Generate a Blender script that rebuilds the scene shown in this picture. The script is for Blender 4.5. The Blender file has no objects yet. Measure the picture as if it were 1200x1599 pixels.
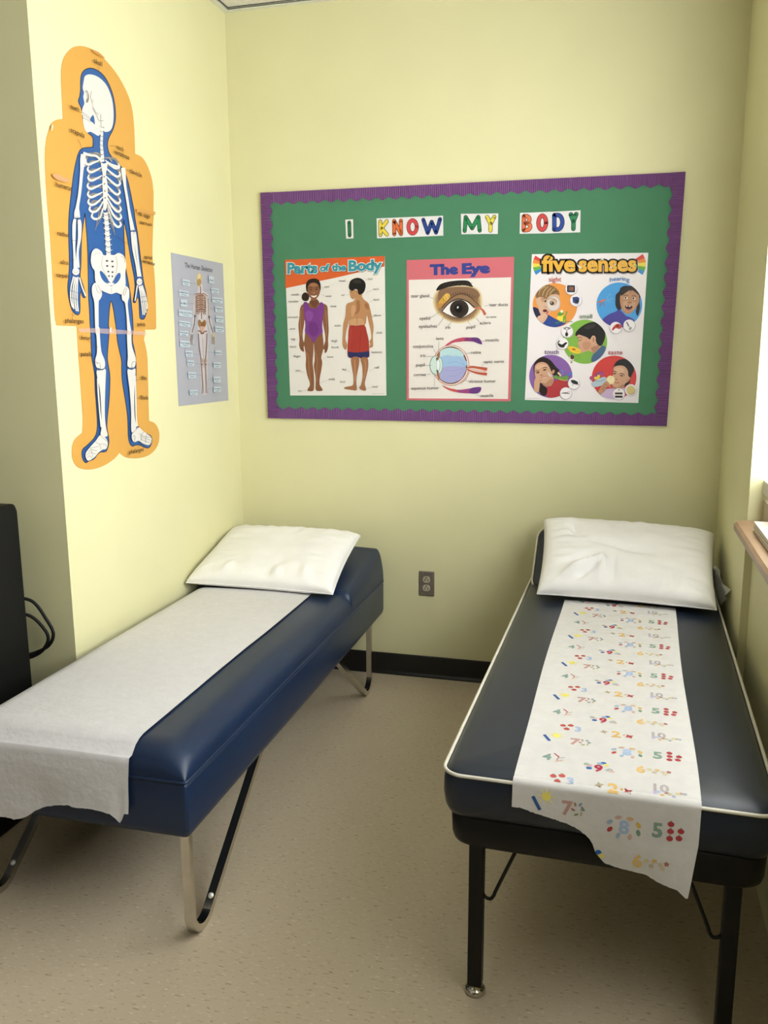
import bpy, math, random
import numpy as np
from mathutils import Vector, Matrix, noise
from mathutils.geometry import delaunay_2d_cdt
random.seed(7)
SC = bpy.context.scene
COL = SC.collection

# ------------------------------------------------------------------ camera
CAM = (1.6845, -3.6585, 1.4831); YAW, PITCH, ROLL, FPX = -0.265949, 0.188195, -0.005066, 1343.99
def cam_axes():
    cy, sy, cp, sp = math.cos(YAW), math.sin(YAW), math.cos(PITCH), math.sin(PITCH)
    f = np.array([sy*cp, cy*cp, -sp]); r = np.array([cy, -sy, 0.0]); u = np.cross(r, f)
    c, s = math.cos(ROLL), math.sin(ROLL)
    return r*c+u*s, u*c-r*s, f
AR, AU, AF = cam_axes()
cam = bpy.data.objects.new('camera', bpy.data.cameras.new('camera')); COL.objects.link(cam)
cam.matrix_world = Matrix(((AR[0], AU[0], -AF[0], CAM[0]), (AR[1], AU[1], -AF[1], CAM[1]), (AR[2], AU[2], -AF[2], CAM[2]), (0, 0, 0, 1)))
cam.data.sensor_fit = 'VERTICAL'; cam.data.sensor_height = 36; cam.data.lens = FPX/1599*36
cam.data.clip_start = 0.05
SC.camera = cam

# ------------------------------------------------------------------ light and exposure
SC.view_settings.view_transform = 'Standard'; SC.view_settings.look = 'None'
SC.view_settings.exposure = 0.0; SC.view_settings.gamma = 1
WIN_GLOW = 7.6            # emission of the blind slats, standing in for daylight through them
wd = bpy.data.worlds.new('World'); SC.world = wd; wd.use_nodes = True
wn = wd.node_tree.nodes; wl = wd.node_tree.links
sky = wn.new('ShaderNodeTexSky'); sky.sky_type = 'HOSEK_WILKIE'; sky.turbidity = 5
wl.new(sky.outputs[0], wn['Background'].inputs[0]); wn['Background'].inputs[1].default_value = 0.6
def area(name, loc, aim, sx, sy, power, col):
    l = bpy.data.lights.new(name, 'AREA'); l.shape = 'RECTANGLE'; l.size = sx; l.size_y = sy; l.energy = power; l.color = col
    o = bpy.data.objects.new(name, l); COL.objects.link(o); o.location = loc
    o.rotation_euler = (Vector(aim)-Vector(loc)).to_track_quat('-Z', 'Y').to_euler(); return o
# added weak fill light behind the photographer, no source known there
area('room_fill', (-1.0, -5.6, 1.9), (0.4, -1.5, 0.8), 2.2, 1.6, 5, (1.0, 0.97, 0.93))

# ------------------------------------------------------------------ helpers
WR, HC, YL = 2.089, 2.878, -1.3314      # right wall, ceiling height, outer corner of the left wall
def at(px, py, axis, val):
    d = AF + AR*(px-600)/FPX + AU*(799.5-py)/FPX
    t = (val-CAM[axis])/d[axis]
    return Vector((CAM[0]+t*d[0], CAM[1]+t*d[1], CAM[2]+t*d[2]))
def lin(c): return c/12.92 if c <= 0.04045 else ((c+0.055)/1.055)**2.4
def hexc(h):
    h = h.lstrip('#'); return tuple(lin(int(h[i:i+2], 16)/255) for i in (0, 2, 4))
def mat(name, col, rough=0.5, spec=0.5, metal=0.0, noise_amt=0.0, scale=20, bump=0.0, bscale=80, coords='Object', detail=4):
    m = bpy.data.materials.new(name); m.use_nodes = True
    nt = m.node_tree; b = nt.nodes['Principled BSDF']
    b.inputs['Base Color'].default_value = (*col, 1); b.inputs['Roughness'].default_value = rough
    b.inputs['Specular IOR Level'].default_value = spec; b.inputs['Metallic'].default_value = metal
    tc = nt.nodes.new('ShaderNodeTexCoord')
    if noise_amt:
        n = nt.nodes.new('ShaderNodeTexNoise'); n.inputs['Scale'].default_value = scale; n.inputs['Detail'].default_value = detail
        r = nt.nodes.new('ShaderNodeValToRGB')
        r.color_ramp.elements[0].position = 0.3; r.color_ramp.elements[1].position = 0.7
        r.color_ramp.elements[0].color = (*[max(0, c*(1-noise_amt)) for c in col], 1)
        r.color_ramp.elements[1].color = (*[min(1, c*(1+noise_amt)) for c in col], 1)
        nt.links.new(tc.outputs[coords], n.inputs['Vector']); nt.links.new(n.outputs['Fac'], r.inputs[0]); nt.links.new(r.outputs[0], b.inputs['Base Color'])
    if bump:
        n2 = nt.nodes.new('ShaderNodeTexNoise'); n2.inputs['Scale'].default_value = bscale; n2.inputs['Detail'].default_value = 3
        bp = nt.nodes.new('ShaderNodeBump'); bp.inputs['Strength'].default_value = bump; bp.inputs['Distance'].default_value = 0.004
        nt.links.new(tc.outputs[coords], n2.inputs['Vector']); nt.links.new(n2.outputs['Fac'], bp.inputs['Height']); nt.links.new(bp.outputs[0], b.inputs['Normal'])
    return m
PM = {}
def ink(h, rough=0.4, density=1.0):
    k = (h, density)
    if k not in PM: PM[k] = mat('print_'+h.strip('#'), tuple(c*density for c in hexc(h)), rough, 0.3)
    return PM[k]
class M:
    """collects faces and links them as one mesh object"""
    def __init__(s): s.v = []; s.f = []; s.mi = []; s.sm = []; s.mats = []
    def slot(s, m):
        if m not in s.mats: s.mats.append(m)
        return s.mats.index(m)
    def add(s, verts, faces, m, smooth=False):
        o = len(s.v); k = s.slot(m)
        s.v += [tuple(v) for v in verts]
        for f in faces: s.f.append([i+o for i in f]); s.mi.append(k); s.sm.append(smooth)
    def box(s, a, b, m, bev=0.0):
        x0, y0, z0 = a; x1, y1, z1 = b
        if bev <= 0:
            V = [(x0,y0,z0),(x1,y0,z0),(x1,y1,z0),(x0,y1,z0),(x0,y0,z1),(x1,y0,z1),(x1,y1,z1),(x0,y1,z1)]
            s.add(V, [(3,2,1,0),(4,5,6,7),(0,1,5,4),(1,2,6,5),(2,3,7,6),(3,0,4,7)], m)
        else:
            rings = []
            for z, i in ((z0, bev), (z0+bev*.3, bev*.3), (z0+bev, 0), (z1-bev, 0), (z1-bev*.3, bev*.3), (z1, bev)):
                rings.append([(x, y, z) for x, y in rrect(x0+i, y0+i, x1-i, y1-i, max(bev-i, bev*.3), 3)])
            s.loft(rings, m, cap=True, smooth=False)
    def loft(s, rings, m, cap=True, smooth=True, closed=True):
        n = len(rings[0]); V = [p for r in rings for p in r]; F = []
        for a in range(len(rings)-1):
            for i in range(n if closed else n-1):
                j = (i+1) % n; F.append((a*n+i, a*n+j, (a+1)*n+j, (a+1)*n+i))
        s.add(V, F, m, smooth)
        if cap and closed:
            s.add(rings[0], [tuple(reversed(range(n)))], m); s.add(rings[-1], [tuple(range(n))], m)
    def tube(s, pts, r, m, n=8, closed=False, cap=True):
        P = [Vector(p) for p in pts]; rings = []; N = len(P); up = None
        for i in range(N):
            t = (P[(i+1) % N]-P[i-1]) if closed else (P[min(i+1, N-1)]-P[max(i-1, 0)])
            t.normalize()
            if up is None:
                up = Vector((0, 0, 1)) if abs(t.z) < .9 else Vector((1, 0, 0))
            up = (up-t*up.dot(t)).normalized(); sd = t.cross(up)
            rr = r[i] if isinstance(r, (list, tuple)) else r
            rings.append([P[i]+(up*math.cos(a)+sd*math.sin(a))*rr for a in [2*math.pi*k/n for k in range(n)]])
        if closed: rings.append(rings[0])
        s.loft(rings, m, cap=cap and not closed)
    def grid(s, rows, m, smooth=True):
        s.loft(rows, m, cap=False, smooth=smooth, closed=False)
    def build(s, name, parent=None, loc=None):
        me = bpy.data.meshes.new(name); me.from_pydata(s.v, [], s.f)
        for m in s.mats: me.materials.append(m)
        me.polygons.foreach_set('material_index', s.mi); me.polygons.foreach_set('use_smooth', s.sm); me.update()
        o = bpy.data.objects.new(name, me); COL.objects.link(o)
        if parent: o.parent = parent
        if loc: o.location = loc
        return o
def rrect(x0, y0, x1, y1, r, n=4):
    out = []
    for cx, cy, a0 in ((x1-r, y0+r, -90), (x1-r, y1-r, 0), (x0+r, y1-r, 90), (x0+r, y0+r, 180)):
        for k in range(n+1):
            a = math.radians(a0+90*k/n); out.append((cx+r*math.cos(a), cy+r*math.sin(a)))
    return out
def tag(o, label, cat, group=None):
    o['label'] = label; o['category'] = cat
    if group: o['group'] = group
    return o
def struct(o): o['kind'] = 'structure'; return o
def empty(name, loc, rz=0):
    o = bpy.data.objects.new(name, None); COL.objects.link(o); o.location = loc; o.rotation_euler = (0, 0, rz); o.empty_display_size = .1
    return o
def catmull(P, k=4, closed=True):
    n = len(P); out = []
    for i in range(n if closed else n-1):
        if closed: p0, p1, p2, p3 = P[i-1], P[i], P[(i+1) % n], P[(i+2) % n]
        else: p0, p1, p2, p3 = P[max(i-1, 0)], P[i], P[i+1], P[min(i+2, n-1)]
        for q in range(k):
            t = q/k; t2 = t*t; t3 = t2*t
            out.append(tuple(.5*(2*b+(c-a)*t+(2*a-5*b+4*c-d)*t2+(3*b-a-3*c+d)*t3) for a, b, c, d in zip(p0, p1, p2, p3)))
    if not closed: out.append(tuple(P[-1]))
    return out
TXT = {}
def text_mesh(s, bold=0.0, font_res=3):
    """vertices and triangles of a line of lettering, cap height 1, starting at x=0"""
    key = (s, bold)
    if key in TXT: return TXT[key]
    cu = bpy.data.curves.new('lettering', 'FONT'); cu.body = s; cu.offset = bold; cu.resolution_u = font_res; cu.size = 1
    o = bpy.data.objects.new('lettering', cu); COL.objects.link(o)
    dg = bpy.context.evaluated_depsgraph_get(); me = bpy.data.meshes.new_from_object(o.evaluated_get(dg))
    V = [(v.co.x, v.co.y) for v in me.vertices]; F = [tuple(p.vertices) for p in me.polygons]
    bpy.data.objects.remove(o); bpy.data.curves.remove(cu); bpy.data.meshes.remove(me)
    TXT[key] = (V, F); return TXT[key]
CAPH = max(v[1] for v in text_mesh('H')[0])
def triangulate(pts):
    ring = []
    for p in pts:
        if not ring or math.hypot(p[0]-ring[-1][0], p[1]-ring[-1][1]) > 1e-4: ring.append(p)
    n = len(ring); r = delaunay_2d_cdt([Vector(p[:2]) for p in ring], [(i, (i+1) % n) for i in range(n)], [], 0, 1e-5, False)
    X = np.array([p[:2] for p in ring]); Y = np.roll(X, -1, 0); out = []
    for f in r[2]:
        c = sum((Vector(r[0][i]) for i in f), Vector((0, 0)))/3
        up = (X[:, 1] <= c.y) & (Y[:, 1] > c.y); dn = (X[:, 1] > c.y) & (Y[:, 1] <= c.y)
        side = (Y[:, 0]-X[:, 0])*(c.y-X[:, 1])-(c.x-X[:, 0])*(Y[:, 1]-X[:, 1])
        if int((up & (side > 0)).sum())-int((dn & (side < 0)).sum()): out.append(tuple(f))
    return [(v.x, v.y) for v in r[0]], out
class Print:
    """flat printing on a sheet: every shape lies a hair above the previous one"""
    def __init__(s, fn, normal, step=0.00003, density=0.86):
        s.m = M(); s.den = density; s.fn = fn; s.n = Vector(normal); s.k = 0; s.step = step; s.cx = (0, 0, 1, 1)
    def crop(s, x0, y0, sc): s.cx = (x0, y0, sc)
    def P(s, x, y): return s.fn(s.cx[0]+x/s.cx[2], s.cx[1]+y/s.cx[2])+s.n*(s.k*s.step)
    def poly(s, pts, col):
        s.k += 1
        V2, tri = triangulate(pts); V = [s.P(*p) for p in V2]
        F = []
        for t in tri:
            a, b, c = (V[i] for i in t)
            F.append(t if (b-a).cross(c-a).dot(s.n) > 0 else tuple(reversed(t)))
        s.m.add(V, F, ink(col, .4, s.den) if isinstance(col, str) else col)
    def fill(s, pts, col, k=3): s.poly(catmull(pts, k), col)
    def ell(s, cx, cy, rx, ry, col, rot=0, n=28):
        c, q = math.cos(math.radians(rot)), math.sin(math.radians(rot))
        s.poly([(cx+rx*math.cos(a)*c-ry*math.sin(a)*q, cy+rx*math.cos(a)*q+ry*math.sin(a)*c) for a in [2*math.pi*i/n for i in range(n)]], col)
    def clip(s, pts, cx, cy, rx, ry):
        """keep a shape inside its round picture"""
        out = []
        for x, y in pts:
            d = math.hypot((x-cx)/rx, (y-cy)/ry)
            out.append((x, y) if d <= 1 else (cx+(x-cx)/d, cy+(y-cy)/d))
        return out
    def stroke(s, pts, w, col, smooth=True, closed=False, k=4):
        pts = [tuple(p) for p in pts]
        if isinstance(w, (list, tuple)): pts = [(*p, q) for p, q in zip(pts, w)]
        else: pts = [(*p, w) for p in pts]
        if smooth and len(pts) > 2: pts = catmull(pts, k, closed)
        s.k += 1; L = []; R = []; n = len(pts)
        for i in range(n):
            a = pts[i-1] if (closed or i) else pts[i]; b = pts[(i+1) % n] if (closed or i < n-1) else pts[i]
            dx, dy = b[0]-a[0], b[1]-a[1]; l = math.hypot(dx, dy) or 1
            nx, ny = -dy/l*pts[i][2]/2, dx/l*pts[i][2]/2
            L.append(s.P(pts[i][0]+nx, pts[i][1]+ny)); R.append(s.P(pts[i][0]-nx, pts[i][1]-ny))
        V = L+R; F = [(i, (i+1) % n, n+(i+1) % n, n+i) for i in range(n if closed else n-1)]
        a, b, c = V[F[0][0]], V[F[0][1]], V[F[0][2]]
        if (b-a).cross(c-a).dot(s.n) < 0: F = [tuple(reversed(f)) for f in F]
        s.m.add(V, F, ink(col, .4, s.den) if isinstance(col, str) else col)
    def text(s, t, a, b, h, col, bold=0.0, shear=0.0, up=None, arc=0.0):
        """lettering from baseline point a to baseline point b with capitals h high"""
        V, F = text_mesh(t, bold); s.k += 1
        V0 = text_mesh(t, 0.0)[0]
        x0 = min(v[0] for v in V0); x1 = max(v[0] for v in V0); w = x1-x0
        dx, dy = b[0]-a[0], b[1]-a[1]
        ux, uy = up if up else (0, -1)
        out = []
        for x, y in V:
            q = (x-x0)/w; yy = y/CAPH*h
            out.append(s.P(a[0]+dx*q+ux*yy+shear*yy, a[1]+dy*q+uy*yy-arc*4*q*(1-q)))
        a_, b_, c_ = (out[i] for i in F[0][:3])
        if (b_-a_).cross(c_-a_).dot(s.n) < 0: F = [tuple(reversed(f)) for f in F]
        s.m.add(out, F, ink(col, .4, s.den))
    def sheet(s, pts, col, thick=0.0008, off=0.0):
        """the sheet of paper itself, with its thickness"""
        A = [s.P(*p)+s.n*off for p in pts]; B = [p-s.n*thick for p in A]; n = len(pts)
        V2, tri = triangulate(pts); T = [s.P(*p)+s.n*off for p in V2]
        F = []
        for t in tri:
            a, b, c = (T[i] for i in t)
            F.append(t if (b-a).cross(c-a).dot(s.n) > 0 else tuple(reversed(t)))
        mm = ink(col, .4, s.den)
        s.m.add(T, F, mm); s.m.add(A+B, [(i, (i+1) % n, n+(i+1) % n, n+i) for i in range(n)], mm)

# ------------------------------------------------------------------ materials of the place
paint = mat('yellow_wall_paint', (0.705, 0.672, 0.40), 0.55, 0.35, noise_amt=0.02, scale=3, bump=0.05, bscale=220)
low_bounce_wall = mat('low_bounce_wall_paint', (0.27, 0.24, 0.17), 0.6, 0.3, noise_amt=0.03, scale=3)  # unseen walls coloured dark to cut the bounce light
ceil_m = mat('ceiling_tile', (0.74, 0.72, 0.64), 0.9, 0.1, noise_amt=0.06, scale=60, bump=0.2, bscale=90)
grid_m = mat('ceiling_grid_metal', (0.70, 0.70, 0.60), 0.4, 0.4)
dark_m = mat('dark_gap', (0.03, 0.03, 0.025), 0.9, 0.1)
base_m = mat('black_vinyl_base', (0.013, 0.012, 0.011), 0.4, 0.4, noise_amt=0.2, scale=8)
wood_m = mat('sill_wood', (0.33, 0.205, 0.125), 0.35, 0.4, noise_amt=0.18, scale=9, detail=6)
frame_m = mat('window_frame_beige', (0.50, 0.43, 0.32), 0.5, 0.3)
def floor_mat():
    m = mat('vinyl_floor_tile', (0.50, 0.415, 0.30), 0.30, 0.45)
    nt = m.node_tree; b = nt.nodes['Principled BSDF']; L = nt.links
    tc = nt.nodes.new('ShaderNodeTexCoord')
    mp = nt.nodes.new('ShaderNodeMapping'); mp.inputs['Rotation'].default_value = (0, 0, 0.5); mp.inputs['Scale'].default_value = (30, 85, 1)
    mp2 = nt.nodes.new('ShaderNodeMapping'); mp2.inputs['Rotation'].default_value = (0, 0, -0.7); mp2.inputs['Scale'].default_value = (34, 90, 1)
    L.new(tc.outputs['Object'], mp.inputs[0]); L.new(tc.outputs['Object'], mp2.inputs[0])
    col = None
    base = nt.nodes.new('ShaderNodeTexNoise'); base.inputs['Scale'].default_value = 5; base.inputs['Detail'].default_value = 5
    L.new(tc.outputs['Object'], base.inputs['Vector'])
    r = nt.nodes.new('ShaderNodeValToRGB'); r.color_ramp.elements[0].color = (0.54, 0.45, 0.325, 1); r.color_ramp.elements[1].color = (0.58, 0.485, 0.355, 1)
    L.new(base.outputs['Fac'], r.inputs[0]); col = r.outputs[0]
    for mpp, c, lo, hi in ((mp, (0.38, 0.30, 0.20, 1), 0.61, 0.70), (mp2, (0.66, 0.575, 0.45, 1), 0.61, 0.70)):
        n = nt.nodes.new('ShaderNodeTexNoise'); n.inputs['Scale'].default_value = 1.6; n.inputs['Detail'].default_value = 2
        L.new(mpp.outputs[0], n.inputs['Vector'])
        rr = nt.nodes.new('ShaderNodeValToRGB'); rr.color_ramp.elements[0].position = lo; rr.color_ramp.elements[1].position = hi
        L.new(n.outputs['Fac'], rr.inputs[0])
        mx = nt.nodes.new('ShaderNodeMix'); mx.data_type = 'RGBA'
        L.new(rr.outputs[0], mx.inputs['Factor']); L.new(col, mx.inputs[6]); mx.inputs[7].default_value = c
        col = mx.outputs[2]
    L.new(col, b.inputs['Base Color']); return m
floor_m = floor_mat()
navy = mat('navy_vinyl', (0.0075, 0.021, 0.060), 0.36, 0.4, noise_amt=0.10, scale=6, bump=0.10, bscale=500)
navy_dark = mat('dark_navy_vinyl', (0.010, 0.017, 0.034), 0.34, 0.5, noise_amt=0.10, scale=6, bump=0.10, bscale=500)
black_en = mat('black_enamel', (0.005, 0.0046, 0.0042), 0.42, 0.3, noise_amt=0.15, scale=12)
piping_m = mat('cream_piping', (0.72, 0.68, 0.58), 0.45, 0.4)
chrome = mat('polished_steel', (0.62, 0.59, 0.54), 0.16, 0.5, metal=1.0, noise_amt=0.06, scale=40)
paper_m = mat('white_crepe_paper', (0.66, 0.645, 0.66), 0.8, 0.15, noise_amt=0.03, scale=35, bump=0.35, bscale=60)
paper2_m = mat('white_printed_paper', (0.71, 0.69, 0.68), 0.8, 0.15, noise_amt=0.03, scale=35, bump=0.25, bscale=60)
pillow_m = mat('white_pillow_cotton', (0.88, 0.865, 0.86), 0.7, 0.2, noise_amt=0.02, scale=14, bump=0.12, bscale=45)
black_app = mat('black_plastic', (0.005, 0.005, 0.0045), 0.55, 0.2, noise_amt=0.12, scale=10)
blind_m = bpy.data.materials.new('emissive_window_blind'); blind_m.use_nodes = True
_b = blind_m.node_tree.nodes['Principled BSDF']; _b.inputs['Base Color'].default_value = (0.8, 0.78, 0.7, 1)
_b.inputs['Emission Color'].default_value = (0.93, 0.965, 0.985, 1); _b.inputs['Emission Strength'].default_value = WIN_GLOW
blind_low = mat('window_blind_lower_rail', (0.62, 0.60, 0.50), 0.6, 0.3, noise_amt=0.1, scale=30)

# ------------------------------------------------------------------ the room
XL, YB = -3.2, -6.2
m = M(); m.box((XL, YB, -.05), (WR+.3, .1, 0), floor_m); struct(m.build('floor'))
m = M(); m.box((0, 0, 0), (WR+.3, .12, HC+.2), paint); struct(m.build('wall_back'))
m = M(); m.box((-.12, YL, 0), (0, .12, HC+.2), paint, 0); struct(m.build('wall_left'))
m = M(); m.box((XL, YL, 0), (-.12, YL+.12, HC+.2), paint); struct(m.build('wall_return'))
m = M(); m.box((XL-.1, YB, 0), (XL, YL+.12, HC+.2), low_bounce_wall); struct(m.build('wall_far_left'))
m = M(); m.box((XL, YB-.1, 0), (WR+.3, YB, HC+.2), low_bounce_wall); struct(m.build('wall_front'))
RX, RY = WR+.024, -.806                 # the window bay lies a little deeper than the corner
WZ0, WZ1, WY0, WY1 = 1.0, 2.5, RY, -3.1
m = M()
m.box((WR, RY, 0), (WR+.3, 0, HC+.2), paint)
m.box((RX, WY1, 0), (WR+.3, RY, WZ0-.055), paint)
m.box((RX, WY1, WZ1), (WR+.3, RY, HC+.2), paint)
m.box((RX, YB, 0), (WR+.3, WY1, HC+.2), paint)
struct(m.build('wall_right'))
# ceiling: tiles hung in a metal grid with a wall angle
m = M(); m.box((XL, YB, HC+.012), (WR+.3, .1, HC+.06), ceil_m); struct(m.build('ceiling'))
m = M()
m.box((0, -.024, HC), (WR, 0, HC+.003), grid_m); m.box((0, YB, HC), (.024, -.024, HC+.003), grid_m)
m.box((.024, -.028, HC+.0105), (WR, -.024, HC+.0118), dark_m); m.box((.024, YB, HC+.0105), (.028, -.028, HC+.0118), dark_m)  # dark strips coloured in for the shadow gap beside the tiles
for gx in (.61, 1.22, 1.83): m.box((gx-.012, YB, HC), (gx+.012, -.024, HC+.003), grid_m); 
struct(m.build('trim_1'))
def baseboard(name, pts):
    m = M(); prof = [(0, 0), (.014, 0), (.013, .006), (.006, .016), (.005, .096), (.003, .1), (0, .1)]
    rings = []
    for (x, y), (nx, ny) in pts: rings.append([(x+nx*a, y+ny*a, z) for a, z in prof])
    m.loft(rings, base_m, smooth=False); struct(m.build(name))
baseboard('baseboard_back', [((0, 0), (0, -1)), ((WR, 0), (0, -1))])
baseboard('baseboard_left', [((0, -.014), (1, 0)), ((0, YL), (1, 0))])
baseboard('baseboard_return', [((0.0, YL), (0, -1)), ((XL, YL), (0, -1))])
baseboard('baseboard_right', [((WR, -.014), (-1, 0)), ((WR, RY), (-1, 0))])
# window: wooden sill, frame, glass and closed blind
m = M(); SX, SZ = 2.047, .948
rings = []
for z, i in ((SZ-.032, .004), (SZ-.026, 0), (SZ-.008, 0), (SZ, .007)):
    rings.append([(x, y, z) for x, y in [(RX+.09, RY-.002), (RX+.09, WY1), (SX+i, WY1), (SX+i, RY-.028-i), (SX+.006+i, RY-.012-i), (SX+.022+i, RY-.004-i)]])
m.loft(rings, wood_m, smooth=False)
struct(m.build('trim_2'))
m = M()
m.box((RX+.020, WY1, SZ+.001), (RX+.06, RY-.001, WZ0+.012), frame_m); m.box((RX+.03, WY1, WZ1-.04), (RX+.06, RY-.001, WZ1), frame_m)
for yy in (RY-.04, -1.9, WY1): m.box((RX+.04, yy, WZ0), (RX+.07, yy+.039, WZ1), frame_m)
win = struct(m.build('window_1'))
glass = mat('window_glass', (.8, .85, .85), .05, .5); glass.node_tree.nodes['Principled BSDF'].inputs['Transmission Weight'].default_value = 1
m = M(); m.box((RX+.053, WY1+.04, WZ0+.013), (RX+.057, RY-.041, WZ1-.041), glass); m.build('pane', win)
m = M(); n = 46; zb = 1.045
for i in range(n):                                  # closed slats of the blind, glowing by themselves in place of daylight
    z0 = zb+.03+(WZ1-.05-zb-.03)*i/n; z1 = zb+.03+(WZ1-.05-zb-.03)*(i+1)/n; dz = .016
    ya, yb2 = WY1+.02, RY-.004
    m.add([(RX+.016, ya, z0), (RX+.016, yb2, z0), (RX+.016+dz, yb2, z1+.003), (RX+.016+dz, ya, z1+.003)], [(3, 2, 1, 0)], blind_m)
bl = m.build('window_blind'); tag(bl, 'pale closed window blind with its own glow for daylight above the wooden sill', 'blind')
m = M(); m.box((RX+.014, WY1+.02, zb-.012), (RX+.024, RY-.004, zb+.032), blind_low, .003); m.build('bottom_rail', bl)
m = M(); m.box((RX+.003, WY1+.02, WZ1-.05), (RX+.028, RY-.004, WZ1-.002), blind_low); m.build('head_rail', bl)
# white layered papers on the sill
m = M(); pw = mat('stacked_white_paper', (.72, .66, .56), .7, .2)
for i in range(6):
    o = .002*math.sin(i*2.3); m.box((RX-.030+o, -1.35+o, SZ+.001+i*.0052), (RX+.008, -.985+o*2, SZ+.0052+i*.0052), pw)
tag(m.build('paper_stack'), 'low stack of white papers on the wooden window sill under the blind', 'papers')

# ------------------------------------------------------------------ wall outlet
ox, oz = .8854, .4429
steel = mat('outlet_plate_steel', (0.25, 0.22, 0.185), 0.38, 0.5, metal=0.6, noise_amt=.1, scale=60)
ivory = mat('outlet_ivory', (0.42, 0.38, 0.28), 0.45, 0.4)
e = empty('wall_outlet', (ox, 0, oz)); tag(e, 'steel wall outlet plate with two sockets between the two beds', 'outlet')
m = M(); rings = []
for y, i in ((0, 0), (-.004, 0), (-.006, .002), (-.0065, .005)):
    rings.append([(x, y, z) for x, z in rrect(-.035+i, -.057+i, .035-i, .057-i, .004, 3)])
m.loft(rings, steel, smooth=False); m.build('cover_plate', e)
for s in (1, -1):
    m = M(); zc = .0195*s; P = []
    for k in range(32):
        a = 2*math.pi*k/32; x = .0172*math.cos(a); z = .0172*math.sin(a); P.append((x, max(-.0142, min(.0142, z))+zc))
    m.loft([[(x, -.006, z) for x, z in P], [(x, -.0085, z) for x, z in P], [(x*.95, -.009, zc+(z-zc)*.95) for x, z in P]], ivory, smooth=False)
    for sx in (-1, 1): m.box((sx*.0064-.0013, -.0094, zc-.0065), (sx*.0064+.0013, -.0085, zc+.0025), dark_m)
    m.loft([[(.003*math.cos(a), y, zc+.0085+.003*math.sin(a)) for a in [2*math.pi*k/10 for k in range(10)]] for y in (-.0085, -.0094)], dark_m)
    m.build('socket', e)
m = M(); m.loft([[(.003*math.cos(a), y, .003*math.sin(a)) for a in [2*math.pi*k/12 for k in range(12)]] for y in (-.006, -.008)], steel); m.build('screw', e)

# ------------------------------------------------------------------ black appliance at the left
e = empty('black_appliance', (-.36, -1.7, 0)); tag(e, 'tall black box-shaped appliance with rounded top corner beside the left bed', 'appliance')
m = M(); rings = []
sec = rrect(-1.98, .05, -1.425, 1.018, .022, 5)
for x, i in ((-.62, .012), (-.612, 0), (-.108, 0), (-.1, .008)):
    rings.append([(x+.36, (y+1.7025)*(1-i*3)-.0025, .534+(z-.534)*(1-i*2)) for y, z in sec])
m.loft(rings, black_app, smooth=False); m.build('housing', e)
m = M(); m.box((-.24, -.27, 0), (.255, .26, .055), black_app, .006); m.build('plinth', e)
m = M()
m.tube(catmull([(.20, .274, -.99+1.70), (.262, .30, -1.005+1.70), (.300, .315, .63), (.318, .318, .585), (.300, .315, .545), (.255, .305, .520), (.21, .274, .512)], 8, False), .0055, black_app)
m.tube(catmull([(.20, .274, .655), (.25, .30, .645), (.290, .312, .60), (.300, .314, .565), (.282, .306, .53), (.245, .298, .507), (.20, .274, .498)], 8, False), .0055, black_app)
m.build('power_cord', e)

# ------------------------------------------------------------------ left bed: navy couch on bent steel legs
LB_W, LB_L = .68, 1.91
LB = empty('recovery_bed', (.360, -.975, 0), .0105)
tag(LB, 'navy blue padded bed on bent steel hairpin legs beside the left wall', 'bed')
hw, hl = LB_W/2, LB_L/2
BZ0, BZ1 = .298, .446
m = M(); rings = []
for z, i in ((BZ0, .012), (BZ0+.004, .003), (BZ0+.02, 0), (BZ1-.012, 0), (BZ1-.003, .002), (BZ1, .008)):
    rings.append([(x, y, z) for x, y in rrect(-hw+i, -hl+i, hw-i, hl-i, .010, 3)])
m.loft(rings, navy); m.build('base', LB)
HY = hl-.50                              # where the raised head section starts
def lb_h(x, y):
    """height of the couch top in the bed's own frame"""
    dx = min(hw-abs(x), .2); dy = y+hl; de = hl-y
    head = 1/(1+math.exp(-max(-30, min(30, (y-HY)/.006))))
    r = .085*(1-head)+.03*head
    def c(d, r): 
        t = max(0, min(1, d/r)); return (1-(1-t)**2.3)**(1/2.3)
    body = c(dx, r)*c(dy, .085)
    H = .074+.008*(1-(x/hw)**2)
    rise = max(0, y-HY)/(hl-HY)
    top = H*body
    if y > HY-.03:
        hh = (.006+.080*rise**.9)*head*c(dx, .028)*c(de, .035)
        top = H*c(dx, r)*c(de, .03) + hh
    if abs(y-HY) < .03: top -= .006*math.exp(-((y-HY)/.008)**2)*c(dx, .05)
    wr = .0010*noise.noise(Vector((x*6, y*5, 2)))
    return BZ1+max(0, top)+wr*min(1, dx/.05)
def spaced(a, b, n, e=2.0):
    out = []
    for i in range(n+1):
        t = 2*i/n-1; s = math.copysign(1-(1-abs(t))**e, t); out.append((a+b)/2+(b-a)/2*s)
    return out
def slab_top(ys, xs, name, mm):
    m = M(); m.grid([[(x, y, BZ1-.003 if abs(x) > hw-.0015 or abs(y) > hl-.0015 else lb_h(x, y)) for x in xs] for y in ys], mm); return m.build(name, LB)
xs = [-hw+.001]+spaced(-hw+.002, hw-.002, 44)+[hw-.001]
ys = [-hl+.001]+[y for y in spaced(-hl+.002, hl-.002, 110) if y < HY-.03]
cut = [HY-.03+.003*i for i in range(11)]
slab_top(ys+cut, xs, 'cushion', navy)
slab_top([HY+.0015*i for i in range(0, 14)]+[HY+.021+(hl-.002-HY-.021)*(1-(1-t/26)**1.8) for t in range(1, 27)]+[hl-.001], xs, 'headrest', navy)
m = M(); m.tube([(x, y, BZ1+.001) for x, y in rrect(-hw+.001, -hl+.001, hw-.001, hl-.001, .01, 4)], .0042, navy, 7, closed=True)
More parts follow.
